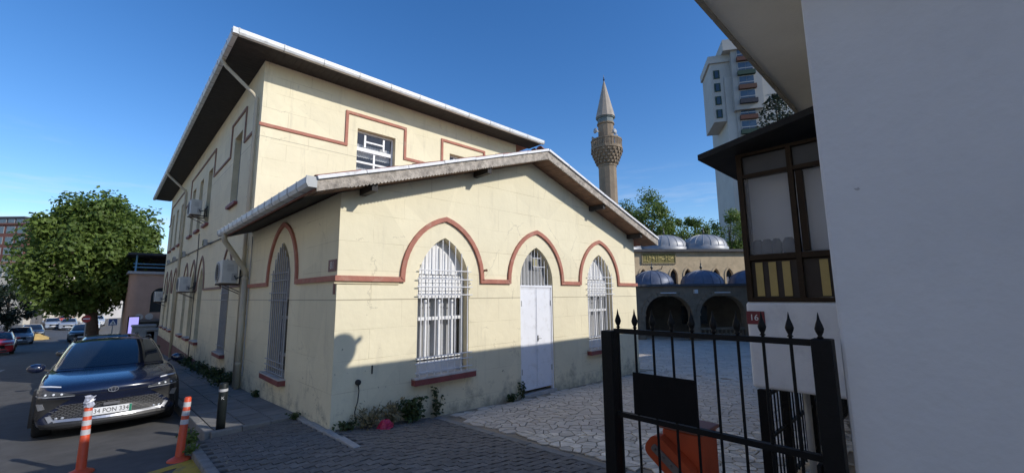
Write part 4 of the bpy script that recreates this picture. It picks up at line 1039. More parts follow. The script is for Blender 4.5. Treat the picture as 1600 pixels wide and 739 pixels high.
MB().prism([(-7, PHT + .0), (16, PHT), (16, PHT + .1), (-7, PHT + .1)], PF, -4.6, -.31).build('porch_roof', LEADD, mosque)
# balustrade in the right-hand arch
for c in (ac_[3],):
    for k in range(11):
        u = c - 1.375 + .275 * k
        MB().lathe(mq(u, .12, .28), [(.06, 0), (.05, .05), (.085, .2), (.05, .36), (.05, .45), (.06, .5)], 8).build('baluster', STONE, mosque, smooth=True)
    MB().prism([(c - 1.5, .63), (c + 1.5, .63), (c + 1.5, .76), (c - 1.5, .76)], PF, -.42, -.14).build('handrail', STONE, mosque)
    MB().prism([(c - 1.5, .0), (c + 1.5, .0), (c + 1.5, .11), (c - 1.5, .11)], PF, -.42, -.14).build('balustrade_base', STONE, mosque)
def dome(c, r, h, n, mtl, ribs=14):
    prof = [(r * math.cos(a), h * math.sin(a) ** .95) for a in [math.pi / 2 * i / 9 for i in range(10)]]; prof[-1] = (.02, h)
    prof = [(r * 1.04, -.6), (r * 1.06, -.06), (r * 1.02, -.02)] + prof
    d_ = MB().lathe(c, prof, 36).build('dome', mtl, mosque, smooth=True)
    rb = MB()
    for k in range(ribs):
        a = 2 * math.pi * k / ribs; rb.tube([Vector(c) + Vector((math.cos(a) * q * 1.005, math.sin(a) * q * 1.005, z * 1.005)) for q, z in prof[3:]], .02, 5)
    rb.build('lead_seam', mtl, d_)
    MB().lathe(Vector(c) + Vector((0, 0, h - .02)), [(.05, 0), (.03, .1), (.09, .2), (.09, .28), (.03, .36), (.055, .46), (.02, .54), (.012, .75)], 10).build('finial', mat('finial_metal', (.08, .08, .075), .4, metal=.7), d_, smooth=True)
for c in ac_[0:6]: dome(mq(c, PHT + .16, 2.35), 1.40, .95, 0, LEADD)
# upper wall with small arched windows
UWZ = 6.05; UWD = 4.7
UF = lambda u, v, d: mq(u, v, UWD - d)
uwin = [-2.6, -.4, 1.78, 4.12, 5.21, 7.39, 8.43, 10.6, 11.7]
hh = [arch(u, .26, 3.62, 4.25, 4.72, 6) for u in uwin]
MB().sheet([(-7, 3.0), (16, 3.0), (16, UWZ), (-7, UWZ)], hh, UF).build('upper_wall', TAN, mosque)
rv = MB()
for h in hh: rv.reveal(h, UF, 0, -.22)
rv.build('window_reveal', TAN, mosque)
for u in uwin:
    w_ = MB().prism([(u - .28, 3.6), (u + .28, 3.6), (u + .28, 4.75), (u - .28, 4.75)], UF, -.24, -.2).build('window', DGLASS, mosque)
    MB().band(arch(u, .33, 3.62, 4.25, 4.84, 6), .11, UF, 0, .04).build('window_surround', TAN, w_)
    if u in (8.43,): MB().prism([(u - .12, 3.62), (u + .02, 3.62), (u + .02, 4.15), (u - .12, 4.15)], UF, -.2, -.19).build('shutter', WPAINT, w_)
MB().prism([(-7, UWZ - .02), (16, UWZ - .02), (16, UWZ + .16), (-7, UWZ + .16)], UF, -.3, .28).build('cornice', MATS['dark_lead_edge'], mosque)
MB().prism([(-7, UWZ), (16, UWZ), (16, UWZ + .1), (-7, UWZ + .1)], UF, -9, -.31).build('hall_roof', LEAD, mosque)
MB().prism([(-7, -.4), (-6.8, -.4), (-6.8, UWZ), (-7, UWZ)], UF, -9, -.05).build('side_wall', TAN, mosque)
dome(mq(4.95, UWZ + .62, 8.0), 1.8, 1.08, 0, LEAD, 18); dome(mq(8.0, UWZ + .6, 7.3), 1.72, 1.05, 0, LEAD, 18); dome(mq(1.2, UWZ + .6, 8.6), 1.9, 1.05, 0, LEAD, 18)
# gilded inscription panel
ins = empty_part('inscription_panel', mosque)
MB().prism([(1.75, 5.16), (4.3, 5.16), (4.3, 5.92), (1.75, 5.92)], UF, .0, .05).build('panel', mat('olive_panel', (.23, .19, .055), .6, .15, 3), ins)
MB().band([(1.75, 5.16), (4.3, 5.16), (4.3, 5.92), (1.75, 5.92), (1.75, 5.12)], .07, UF, 0, .08).build('panel_border', mat('panel_border', (.36, .29, .17), .8), ins)
cg = MB(); rnd = random.Random(3)
for k in range(26):
    u = 1.9 + 2.25 * (k + .5) / 26; zc = 5.35 + rnd.uniform(-.05, .35)
    kind = rnd.random()
    if kind < .35: pts = [(u, 5.32), (u + .01, 5.55), (u - .01, 5.8)]
    elif kind < .75: pts = [(u + .12 * math.cos(a), zc + .07 * math.sin(a)) for a in [math.pi + math.pi * i / 6 for i in range(7)]]
    else: pts = [(u - .12, zc), (u - .05, zc + .04), (u + .03, zc - .01), (u + .12, zc + .09)]
    cg.tube([UF(a, b, .062) for a, b in pts], .018, 5)
cg.build('calligraphy', mat('gilt_letters', (.62, .50, .20), .4, .1, metal=.3), ins)
for (u, zc) in ((3.25, 2.2), ): pass
lampL = MB(); lampL.tube([UF(3.2, 4.75, 0), UF(3.15, 4.95, .3)], .03, 6); lampL.build('lamp_arm', IRONBLK, mosque)
for c in ac_[2:4]: MB().prism([(c - .5, 2.92), (c + .5, 2.92), (c + .5, 2.98), (c - .5, 2.98)], PF, .07, .16).build('strip_lamp', mat('lamp_tube_white', (.7, .7, .7), .5), mosque)
MB().prism([(3.2, 2.9), (3.4, 2.9), (3.4, 3.15), (3.2, 3.15)], PF, .0, .2).build('camera_housing', mat('camera_white', (.6, .6, .6), .5), mosque)

# minaret
mp_ = atd(957.5, 459, 30.0); MZ = -.95
minaret = thing('minaret', (mp_.x, mp_.y, MZ), 'slender stone minaret with one balcony and pointed lead cap', 'minaret')
MST = mat('minaret_stone', (.25, .19, .13), .9, .2, 1.5, .35, 10, stain=(.2, .165, .13), stain_scale=1.2, stain_amt=.6)
c = Vector((mp_.x, mp_.y, 0))
MB().lathe(c, [(1.0, MZ), (1.0, 1.2), (.70, 2.4), (.66, 10.7), (.70, 10.72), (.70, 10.84), (.66, 10.86)], 12).build('shaft', MST, minaret)
for k in range(5):            # stalactite courses under the balcony
    r = .70 + .085 * k; z0 = 10.87 + .2 * k
    MB().lathe(c, [(r, z0), (r + .05, z0 + .12), (r + .07, z0 + .195)], 16).build('corbel_course', MST, minaret)
    tz = MB(); n = 18
    for i in range(n):
        a = 2 * math.pi * (i + .5 * (k % 2)) / n; d_ = Vector((math.cos(a), math.sin(a), 0)); s_ = Vector((-d_.y, d_.x, 0))
        tz.obox(c + d_ * (r + .07) + Vector((0, 0, z0 + .11)), d_ * .12, s_ * .13, Vector((0, 0, .15)))
    tz.build('stalactite', MST, minaret, kind='stuff')
MB().lathe(c, [(1.10, 11.88), (1.16, 11.9), (1.16, 12.0), (.5, 12.0)], 24).build('balcony_floor', MST, minaret)
for i in range(14):
    a = 2 * math.pi * (i + .5) / 14; d_ = Vector((math.cos(a), math.sin(a), 0)); s_ = Vector((-d_.y, d_.x, 0))
    pn = MB()
    for q in (-.19, -.06, .07, .19): pn.obox(c + d_ * 1.08 + s_ * q + Vector((0, 0, 12.3)), d_ * .07, s_ * .07, Vector((0, 0, .5)))
    pn.obox(c + d_ * 1.08 + Vector((0, 0, 12.58)), d_ * .11, s_ * .49, Vector((0, 0, .1))); pn.obox(c + d_ * 1.08 + Vector((0, 0, 12.05)), d_ * .11, s_ * .49, Vector((0, 0, .1)))
    pn.build('parapet_panel', MST, minaret)
MB().lathe(c, [(.60, 11.9), (.58, 13.75), (.66, 13.78), (.66, 13.86), (.6, 13.88)], 12).build('upper_shaft', MST, minaret)
MB().lathe(c, [(.605, 13.885), (.60, 14.2), (.68, 14.22), (.70, 14.3)], 12).build('tile_band', mat('turquoise_band', (.13, .16, .16), .6, .35, 6), minaret)
cap = MB().lathe(c, [(.74, 14.3), (.72, 14.36), (.06, 17.0), (.03, 17.05)], 12).build('cap', mat('cap_lead', (.34, .285, .225), .6, .15, 2), minaret)
MB().lathe(c + Vector((0, 0, 17.0)), [(.05, 0), (.03, .1), (.08, .16), (.03, .24), (.05, .32), (.015, .38), (.012, .55)], 8).build('finial', MATS['finial_metal'], cap)
for i, a in enumerate((-2.6, -.6, 1.2, 2.6)):
    d_ = (CAMX * math.cos(a) + CAMZ * math.sin(a)); d_.z = 0; d_.normalize()
    MB().lathe(c + d_ * .72 + Vector((0, 0, 12.95 + .22 * (i % 2))), [(.03, 0), (.06, .18), (.19, .34), (.2, .36)], 10, d_).build('loudspeaker', mat('horn_grey', (.4, .4, .4), .4), minaret, smooth=True)

for ch in list(minaret.children):           # stretch to its full height
    ch.scale.z = 1.075; ch.location.z = 1.95 * (1 - 1.075) + 0
# ================================================================== APARTMENT TOWER
TD = 85.0; tk = TD / FPX
TH_ = Vector((CAMX.x, CAMX.y, 0)).normalized(); TW = Vector((-CAMZ.x, -CAMZ.y, 0)).normalized()
T0 = EYE + TW * TD
ang = rad(14); TU = TH_ * math.cos(ang) - TW * math.sin(ang); TV = TW * math.cos(ang) + TH_ * math.sin(ang)
tb = atd(1171, 459, TD); tb.z = 0
def tf(u, z, w_): return tb + TU * u + TV * w_ + Vector((0, 0, z))
tower = thing('apartment_tower', tuple(tf(8, -2, 6)), 'tall pale concrete apartment tower with red and green balcony panels', 'apartment tower')
CONC = mat('pale_concrete', (.41, .40, .38), .85, .08, .25, .1, 3, stain=(.36, .35, .33), stain_scale=.3, stain_amt=.5)
CONC2 = mat('grey_concrete_panel', (.33, .325, .315), .85, .08, .25, .1, 3)
def tbox(u0, z0, u1, z1, w0, w1, nm, m, par=None):
    return MB().prism([(u0, z0), (u1, z0), (u1, z1), (u0, z1)], lambda u, v, d: tf(u, v, d), w0, w1).build(nm, m, par or tower)
def tz_(py): return 1.95 + (459 - py) * tk * 1.075
def tu_(px): return (px - 1128) * tk * 1.06
tbox(tu_(1121), -3, tu_(1300), tz_(118), 1.2, 16, 'core', CONC)
tbox(tu_(1102), tz_(190), tu_(1131), tz_(92), 1.6, 10, 'left_wing', CONC)
tbox(tu_(1099), tz_(92), tu_(1133), tz_(80), 1.2, 10.2, 'left_parapet', CONC)
tbox(tu_(1131), tz_(178), tu_(1172), tz_(80), 0, 8, 'balcony_bay', CONC2)
tbox(tu_(1119), tz_(80), tu_(1180), tz_(62), -.6, 9, 'roof_parapet', CONC)
tbox(tu_(1134), -3, tu_(1176), tz_(178), .9, 6, 'lower_bay', CONC2)
fl = 23.2; pan = [mat('red_panel', (.10, .04, .028), .8), mat('green_panel', (.02, .05, .038), .8), mat('brown_panel', (.095, .045, .03), .8), mat('navy_panel', (.018, .02, .032), .7)]
for k in range(4):
    y0 = 104 + 22.0 * k
    w_ = tbox(tu_(1106), tz_(y0 + 14), tu_(1115), tz_(y0), 1.45, 1.59, 'window', pan[1]); tbox(tu_(1108), tz_(y0 + 13), tu_(1113), tz_(y0 + 1.5), 1.38, 1.44, 'pane', DGLASS, w_)
for k in range(12):
    y0 = 78 + fl * k; w0 = 0 if y0 + 20 < 178 else .9
    if y0 > 172 and y0 < 178: y0 = 180
    w_ = tbox(tu_(1139), tz_(y0 + 15), tu_(1161), tz_(y0), w0 - .12, w0 - .01, 'window', mat('tower_frame', (.35, .35, .35), .6))
    for q in range(2): tbox(tu_(1140 + 10.5 * q), tz_(y0 + 14), tu_(1150 + 10.5 * q), tz_(y0 + 1), w0 - .18, w0 - .13, 'pane', mat('tower_glass', (.05, .07, .10), .1, spec=.8), w_)
    tbox(tu_(1138), tz_(y0 + fl - 1), tu_(1163), tz_(y0 + 15.5), w0 - .7, w0 - .02, 'balcony_panel', pan[(0, 1, 2, 3)[k % 4]])
    tbox(tu_(1138), tz_(y0 + 12.5), tu_(1163), tz_(y0 + 11.7), w0 - .68, w0 - .62, 'balcony_rail', MATS['tower_frame'])
for k in range(12):     # panel joints of the bare wall
    tbox(tu_(1180), tz_(120 + fl * 1.5 * k) - .06, tu_(1298), tz_(120 + fl * 1.5 * k) + .06, 1.12, 1.19, 'panel_joint', CONC2)

# ================================================================== VEGETATION
def leaf(mb, p, n_, s, rnd):
    n_ = n_.normalized(); t = n_.orthogonal().normalized(); b = n_.cross(t); a = rnd.uniform(0, 6.28)
    e = t * math.cos(a) + b * math.sin(a); f_ = n_.cross(e); k = s * rnd.uniform(.7, 1.3)
    mb.add([p - e * k * .55, p + f_ * k * .33 - n_ * k * .06, p + e * k * .55, p - f_ * k * .33 - n_ * k * .06], [(0, 1, 2, 3)])
def make_tree(name, label, base, cc, rr, nclump, per, lsz, m, seed, trunk_r=.25, group=None, gap=.0, cr_=.32):
    rnd = random.Random(seed); base = Vector(base); cc = Vector(cc); rr = Vector(rr)
    t = thing(name, tuple(base), label, 'tree', group)
    cl = []
    for i in range(nclump):
        while True:
            v = Vector((rnd.uniform(-1, 1), rnd.uniform(-1, 1), rnd.uniform(-1, 1)))
            if .12 < v.length < 1: break
        v = v.normalized() * (v.length ** .45)
        cl.append((cc + Vector((v.x * rr.x, v.y * rr.y, v.z * rr.z)) * (1 - cr_ * .6), min(rr) * cr_ * rnd.uniform(.5, 1.35)))
    tk_ = MB(); top = cc + Vector((0, 0, rr.z * .35)); mid = base.lerp(cc, .55) + Vector((rnd.uniform(-.2, .2), rnd.uniform(-.2, .2), 0))
    tk_.tube([base - Vector((0, 0, .2)), base.lerp(mid, .5), mid, cc, top], [trunk_r * 1.25, trunk_r, trunk_r * .85, trunk_r * .55, trunk_r * .15], 10)
    trunk = tk_.build('trunk', BARK, t, smooth=True)
    lb = MB()
    for (p, r) in cl[::2]:
        s0 = mid.lerp(top, rnd.uniform(0, .6)); md = s0.lerp(p, .5) + Vector((0, 0, -.05 * (p - s0).length)); lb.tube([s0, md, p], [trunk_r * .35, trunk_r * .22, trunk_r * .07], 6)
    lb.build('limbs', BARK, trunk, smooth=True)
    cm = MB()
    for (p, r) in cl:
        for k in range(per):
            d = Vector((rnd.gauss(0, 1), rnd.gauss(0, 1), rnd.gauss(0, 1))).normalized(); q = p + d * r * (rnd.random() ** .4) * rnd.uniform(.8, 1.1)
            n_ = (d * .7 + Vector((rnd.gauss(0, .5), rnd.gauss(0, .5), rnd.gauss(.45, .5))))
            leaf(cm, q, n_, lsz, rnd)
    cm.build('crown', m, t); return t

tp = ony(150, 500, 40.0); tz0 = zr(40) + .1
make_tree('plane_tree', 'big leafy green plane tree at the end of the street', (tp.x, 40, tz0), ony(144, 394, 40.0), (4.45, 4.5, 5.55), 84, 430, .30, LEAF, 5, .36, cr_=.29)
q = atd(12, 478, 40.0)
make_tree('dark_street_tree', 'dark round-headed small tree behind the red car', (q.x, q.y, zr(q.y)), (q.x, q.y, q.z + .2), (2.3, 2.3, 2.2), 40, 160, .2, LEAFD, 8, .14)
for i, (px, py, d, rx, rz, lab) in enumerate(((1000, 346, 44, 3.7, 3.2, 'green tree beside the minaret behind the mosque'), (1066, 372, 46, 3.6, 2.4, 'green tree between the two upper mosque domes'), (1140, 370, 50, 3.0, 3.6, 'green tree at the foot of the apartment tower'), (962, 372, 47, 3.2, 2.6, 'green tree mostly hidden behind the annex gable'))):
    q = atd(px, py, d); make_tree('courtyard_tree', lab, (q.x, q.y, -1), (q.x, q.y, q.z), (rx, rx, rz), 46, 200, .22, LEAFB, 20 + i, .22, 'trees behind the mosque')
# conifer top above the bay roof
q = atd(1216, 200, 24.0); rnd = random.Random(4)
cf = thing('conifer', (q.x, q.y, -.6), 'dark conifer standing between the bay and the tower', 'tree')
MB().tube([(q.x, q.y, -.6), (q.x, q.y, q.z + 1.6)], [.18, .03], 8).build('trunk', BARK, cf)
cm = MB()
for k in range(5200):
    t_ = rnd.random(); z = lerp(t_, 1.5, q.z + 2.0); R_ = 1.55 * math.sqrt(max(.01, 1 - t_ ** 5)); a = rnd.uniform(0, 6.28); r = R_ * rnd.random() ** .45
    d = Vector((math.cos(a), math.sin(a), rnd.uniform(.1, .9))); leaf(cm, Vector((q.x + math.cos(a) * r, q.y + math.sin(a) * r, z)), Vector((rnd.gauss(0, 1), rnd.gauss(0, 1), rnd.gauss(0, 1))), .17, rnd)
cm.build('crown', CONIF, cf)

def weed(name, label, p, h, r, n, lsz, m, seed, stems=6, wall=None, cat='plant', group=None):
    rnd = random.Random(seed); p = Vector(p); t = thing(name, tuple(p), label, cat, group); st = MB(); lf = MB()
    for k in range(stems):
        a = rnd.uniform(0, 6.28); q = p + Vector((math.cos(a) * r * rnd.random(), math.sin(a) * r * rnd.random() * .6, h * rnd.uniform(.55, 1)))
        if wall == 'y' and q.y > -.03: q.y = -.03
        if wall == 'x' and q.x > -.03: q.x = -.03
        st.tube([p + (q - p) * .02, p.lerp(q, .5) + Vector((0, 0, h * .08)), q], [.007, .005, .002], 5)
        for i in range(n // stems):
            c = p.lerp(q, rnd.uniform(.15, 1)) + Vector((rnd.gauss(0, .22 * r), rnd.gauss(0, .18 * r), rnd.gauss(0, .05 * h)))
            if wall == 'y' and c.y > -.015: c.y = -.015 - rnd.random() * .05
            if wall == 'x' and c.x > -.015: c.x = -.015 - rnd.random() * .05
            c.z = max(c.z, p.z + .005)
            leaf(lf, c, Vector((rnd.gauss(0, .7), rnd.gauss(-.4, .6), rnd.gauss(.8, .4))), lsz, rnd)
    st.build('stem', mat('weed_stem', (.10, .10, .05), .8), t); lf.build('foliage', m, t); return t
gp = 'weeds along the foot of the walls'
weed('leafy_weed', 'dense dark green leafy weed under the big front window', (1.28, -.17, za(1.28, -.17)), .40, .30, 420, .075, PLANT, 1, 12, 'y', group=gp)
weed('climbing_weed', 'tall thin climbing weed right of the front window sill', (1.83, -.07, za(1.83, 0)), .58, .14, 170, .05, PLANT, 2, 5, 'y', group=gp)
weed('dry_weed', 'sprawling dry yellowed weeds by the front corner', (.55, -.16, za(.55, -.1)), .36, .38, 260, .05, DRYPL, 3, 18, 'y', group=gp)
weed('dry_weed', 'dry weeds beside the red plastic bag', (.92, -.16, za(.92, -.1)), .40, .24, 200, .05, DRYPL, 31, 14, 'y', group=gp)
weed('low_weed', 'low dark weeds right at the front corner', (.2, -.14, za(.2, -.1)), .16, .22, 160, .05, PLANT, 32, 8, 'y', group=gp)
weed('leafy_weed', 'small green weed left of the white doors', (3.62, -.13, za(3.62, 0)), .17, .18, 150, .055, PLANT, 4, 7, 'y', group=gp)
weed('leafy_weed', 'taller weed touching the left door jamb', (3.98, -.10, za(3.98, 0)), .38, .13, 150, .05, PLANT, 5, 6, 'y', group=gp)
weed('leafy_weed', 'tiny green weed at the sidewalk end by the wall', (-.14, 1.16, za(-.1, 1.1)), .15, .12, 90, .045, PLANT, 6, 6, None, group=gp)
weed('leafy_weed', 'pale green weed at the kerb beside the right delineator', (-1.52, 1.15, zr(1.1) + .02), .24, .16, 170, .05, LEAFB, 7, 8, None, group=gp)
weed('leafy_weed', 'low green tuft on the kerb left of the forecourt', (-1.56, .72, zr(.7) + .02), .14, .17, 130, .045, LEAFB, 9, 8, None, group=gp)
weed('leafy_weed', 'small weed under the side window on the sidewalk', (-.08, 3.95, swz(3.95)), .24, .13, 110, .05, PLANT, 10, 6, 'x', group=gp)
WP = ['weed clump at the foot of the street wall nearest the thick downpipe', 'weed clump second from the thick downpipe along the street wall', 'weed clump below the single arched window sill', 'weed clump midway along the street wall', 'weed clump below the nearer triple arches', 'weed clump by the maroon plinth beside the car', 'weed clump farthest along the maroon plinth']
for k, y in enumerate((6.6, 7.7, 8.8, 10.2, 11.8, 13.6, 15.5)):
    weed('wall_weed', WP[k], (-.14, y, swz(y)), .34 + .08 * (k % 2), .34, 260, .08, PLANT, 40 + k, 10, 'x', group=gp)
# pink-red plastic bag among the weeds
rnd = random.Random(12); bg = MB(); bc = Vector((.72, -.34, za(.72, -.34)))
rws = []
for i in range(7):
    th = math.pi / 2 * i / 6; rws.append([bc + Vector((math.cos(a) * .14 * math.cos(th) * rnd.uniform(.7, 1.2), math.sin(a) * .10 * math.cos(th) * rnd.uniform(.7, 1.2), .002 + .13 * math.sin(th) * rnd.uniform(.75, 1.1))) for a in [2 * math.pi * j / 12 for j in range(12)]]); rws[-1].append(rws[-1][0])
bg.grid(rws); tag(bg.build('plastic_bag', mat('pink_red_plastic', (.42, .02, .07), .35, .2, 9)), 'crumpled pink-red plastic bag lying among the weeds', 'plastic bag')
# dead cable end and pipe stub on the front wall
cs = thing('wall_cable', (.42, -.03, .3), 'black cable hanging from a round wall box near the corner', 'cable')
MB().tube([(.40, -.02, .62), (.41, -.035, .5), (.40, -.03, .35), (.36, -.03, .2), (.37, -.05, .04)], .008, 6).build('cable_run', DARKIN, cs)
MB().lathe((.40, 0, .63), [(.045, 0), (.045, .03), (.02, .05)], 12, (0, -1, 0)).build('wall_box', DARKIN, cs)
tag(MB().box((.62, -.012, .73), (.64, 0, .86)).build('wall_anchor', DARKIN), 'small black iron peg on the front wall near the corner', 'peg')
tag(MB().lathe((2.98, -.0, 2.62 - .15), [(.02, 0), (.02, .07), (.03, .09)], 8, (0, -1, 0)).build('wall_hook', mat('rust', (.12, .06, .03), .8)), 'little rusty hook right of the big front window', 'hook')
# fallen leaves and litter specks on the forecourt
lt = MB(); rnd = random.Random(77)
for k in range(170):
    x = rnd.uniform(-1.4, 1.7); y = rnd.uniform(-4, 1.1) if rnd.random() < .5 else -abs(rnd.gauss(.2, .25)); 
    if y > -.05 and x > -.1: continue
    leaf(lt, Vector((x, y, za(x, y) + .009)), Vector((rnd.gauss(0, .2), rnd.gauss(0, .2), 1)), rnd.uniform(.012, .03), rnd)
tag(lt.build('litter', mat('dry_leaf_litter', (.34, .29, .2), .8, .3, 9)), 'tiny dry leaves and litter scattered over the brick forecourt', 'litter', kind='stuff')

# ================================================================== STREET FURNITURE
OR2 = mat('delineator_orange', (.62, .075, .025), .45, .1, 5, .1, 40, stain=(.3, .06, .03), stain_amt=.4)
REFL = mat('grey_reflective_band', (.52, .52, .53), .45, .1, 10)
def delineator(label, x, y, z, lean):
    t = thing('delineator_post', (x, y, z), label, 'delineator', 'orange delineators by the kerb')
    L = lambda h: Vector((x, y, z)) + Vector((lean[0] * h, lean[1] * h, h))
    MB().lathe((x, y, z), [(.13, 0), (.13, .018), (.115, .03), (.075, .045), (.06, .06)], 18).build('base', OR2, t, smooth=True)
    MB().tube([L(.03), L(.06), L(.78), L(.80)], [.058, .05, .04, .03], 16).build('post', OR2, t, smooth=True)
    for h in (.455, .565, .675): MB().tube([L(h), L(h + .062)], [.0517 - .0139 * (h - .06), .0517 - .0139 * (h + .002)], 16, False).build('reflective_band', REFL, t, smooth=True)
    return t
delineator('orange delineator with crumpled plastic stuck on its top', -2.61, 1.05, zr(1.05) - .02, (.0, .03))
delineator('orange delineator leaning beside the kerb next to the yellow paint', -1.69, .68, zr(.68) - .03, (.05, .02))
rnd = random.Random(5); cp = MB(); rws = []
for i in range(6):
    rws.append([(-2.61 + math.cos(a) * .05 * rnd.uniform(.6, 1.25), 1.075 + math.sin(a) * .05 * rnd.uniform(.6, 1.25), zr(1.05) + .765 + .025 * i + rnd.uniform(-.01, .01)) for a in [2 * math.pi * j / 9 for j in range(9)]]); rws[-1].append(rws[-1][0])
cp.grid(rws); tag(cp.build('plastic_cup', mat('crumpled_clear_plastic', (.45, .47, .55), .2, .3, 20, spec=.8)), 'crumpled clear plastic cup jammed on the left delineator', 'plastic cup')
bp_ = Vector((-1.12, 1.42, swz(1.42)))
bo = thing('bollard', tuple(bp_), 'dark bollard with a white band on the sidewalk end', 'bollard')
MB().tube([bp_ - Vector((0, 0, .05)), bp_ + Vector((0, 0, .66)), bp_ + Vector((0, 0, .68))], [.062, .06, .05], 20).build('post', mat('bollard_dark', (.010, .014, .015), .5, .15, spec=.3), bo, smooth=True)
MB().tube([bp_ + Vector((0, 0, .555)), bp_ + Vector((0, 0, .595))], .0615, 20, False).build('band', mat('bollard_band', (.45, .45, .45), .6), bo, smooth=True)
bd_ = Vector((EYE.x - bp_.x, EYE.y - bp_.y, 0)).normalized(); bt_ = Vector((-bd_.y, bd_.x, 0))
obj('lettering', text_mesh('K', .065, MATS['bollard_band'], lambda u, v, d: tuple(bp_ + bd_ * (.0615 + d - u * u * 6) + bt_ * u + Vector((0, 0, .46 + v))), 0, .0008), bo)

def disc_sign(name, label, px, py, y, dia, face, pole_to=None):
    c = ony(px, py, y); t = thing(name, (c.x, y, zr(y)), label, 'sign')
    MB().tube([(c.x, y + .03, zr(y)), (c.x, y + .03, c.z + dia * .3)], .03, 8).build('pole', PLASTIC_GREY, t)
    face(t, c); return t
def noentry(t, c):
    MB().lathe((c.x, c.y, c.z), [(.23, 0), (.23, .02)], 24, (0, -1, 0)).build('disc', mat('sign_red', (.45, .02, .02), .4), t)
    MB().box((c.x - .16, c.y - .028, c.z - .04), (c.x + .16, c.y - .0205, c.z + .04)).build('bar', mat('sign_white', (.75, .75, .75), .4), t)
disc_sign('no_entry_sign', 'round red no-entry sign with a white bar above the parked cars', 135, 498, 33.0, .8, noentry)
def crossing(t, c):
    k = .7
    def bx(u0, z0, u1, z1, d0, d1, nm, m): return MB().box((c.x + u0 * k, c.y - d0, c.z + z0 * k), (c.x + u1 * k, c.y - d1, c.z + z1 * k)).build(nm, m, t)
    bx(-.33, -.33, .33, .33, .02, 0, 'panel', mat('sign_white', (.75, .75, .75), .4)); bx(-.30, -.30, .30, .30, .026, .0205, 'blue_field', mat('sign_blue', (.02, .06, .2), .4))
    MB().add([(c.x - .24 * k, c.y - .028, c.z - .22 * k), (c.x + .24 * k, c.y - .028, c.z - .22 * k), (c.x, c.y - .028, c.z + .22 * k)], [(0, 1, 2)]).build('white_triangle', MATS['sign_white'], t)
    MB().prism([(-.09, -.18), (-.05, -.18), (0, -.05), (.05, -.18), (.09, -.18), (.03, -.02), (.03, .04), (-.03, .04), (-.03, -.02)], lambda u, v, d: (c.x + u * k, c.y - d, c.z + v * k), .0285, .034).build('walking_figure', DARKIN, t)
disc_sign('crossing_sign', 'square blue pedestrian crossing sign below the tree', 176.5, 503, 34.0, .8, crossing)

# advertising panel, bins and cafe front beyond the main building
c = ony(208, 512, 31.0)
ad = thing('advertising_panel', (c.x, 31, zr(31)), 'tall lavender lit panel beside the grey bins', 'panel')
MB().box((c.x - .3, 31, zr(31)), (c.x + .3, 31.12, c.z + .75)).build('case', IRONBLK, ad)
em = mat('lavender_screen', (.5, .45, .8), .4, .1, 1); pb = em.node_tree.nodes['Principled BSDF']; pb.inputs['Emission Color'].default_value = (.35, .32, .72, 1); pb.inputs['Emission Strength'].default_value = .8
MB().box((c.x - .24, 30.985, zr(31) + .3), (c.x + .24, 30.999, c.z + .69)).build('screen', em, ad)
for k, (px, w_, h_, lab) in enumerate(((225, 1.15, 1.5, 'larger grey metal container behind the parked car'), (243, .95, 1.25, 'smaller grey metal container against the building end'))):
    c = ony(px, 515, 30.0); z0 = zr(30) + .1
    t = thing('waste_container', (c.x, 30, z0), lab, 'container', 'grey containers past the building end')
    cm_ = mat('container_grey', (.27, .28, .28), .5, .12, 3, stain=(.15, .14, .13))
    bevel(MB().box((c.x - w_ / 2, 30, z0 + .1), (c.x + w_ / 2, 31, z0 + h_)).build('body', cm_, t), .04)
    bevel(MB().box((c.x - w_ / 2 - .05, 29.95, z0 + h_ + .003), (c.x + w_ / 2 + .05, 31.05, z0 + h_ + .16)).build('lid', cm_, t), .05)
    for sx_ in (-1, 1): MB().tube([(c.x + sx_ * w_ * .4, 30.1, z0), (c.x + sx_ * w_ * .4, 30.1, z0 + .1)], .05, 8).build('foot', IRONBLK, t)
PINK = mat('pink_render', (.47, .30, .22), .85, .08, 1.5, .15, 20, stain=(.33, .22, .17), stain_amt=.4)
c0 = ony(199, 470, 34.0); cx0 = c0.x
cafe = thing('corner_cafe', (cx0 + 4, 37, zr(36)), 'pink rendered corner building with arched windows and roof terrace', 'building')
CF = lambda u, v, d: (u, 34 - d, v)
zt = ony(230, 428, 34.0).z; zb_ = zr(34) - .3
cwh = [arch(cx0 + 2.0, .75, 1.0, 2.2, 2.75, 6), arch(cx0 + 5.2, .75, 1.0, 2.2, 2.75, 6)]
MB().sheet([(cx0 + .5, zb_), (cx0 + 9, zb_), (cx0 + 9, zt), (cx0 + .5, zt)], cwh, CF).build('wall', PINK, cafe)
rv = MB()
for h in cwh: rv.reveal(h, CF, 0, -.2)
rv.build('window_reveal', PINK, cafe)
for k, u in enumerate((cx0 + 2.0, cx0 + 5.2)):
    w_ = MB().prism([(u - .8, .95), (u + .8, .95), (u + .8, 2.8), (u - .8, 2.8)], CF, -.24, -.19).build('window', DGLASS, cafe)
    MB().box(CF(u - .03, 1.0, -.18), CF(u + .03, 2.7, -.13)).build('mullion', BROWN, w_)
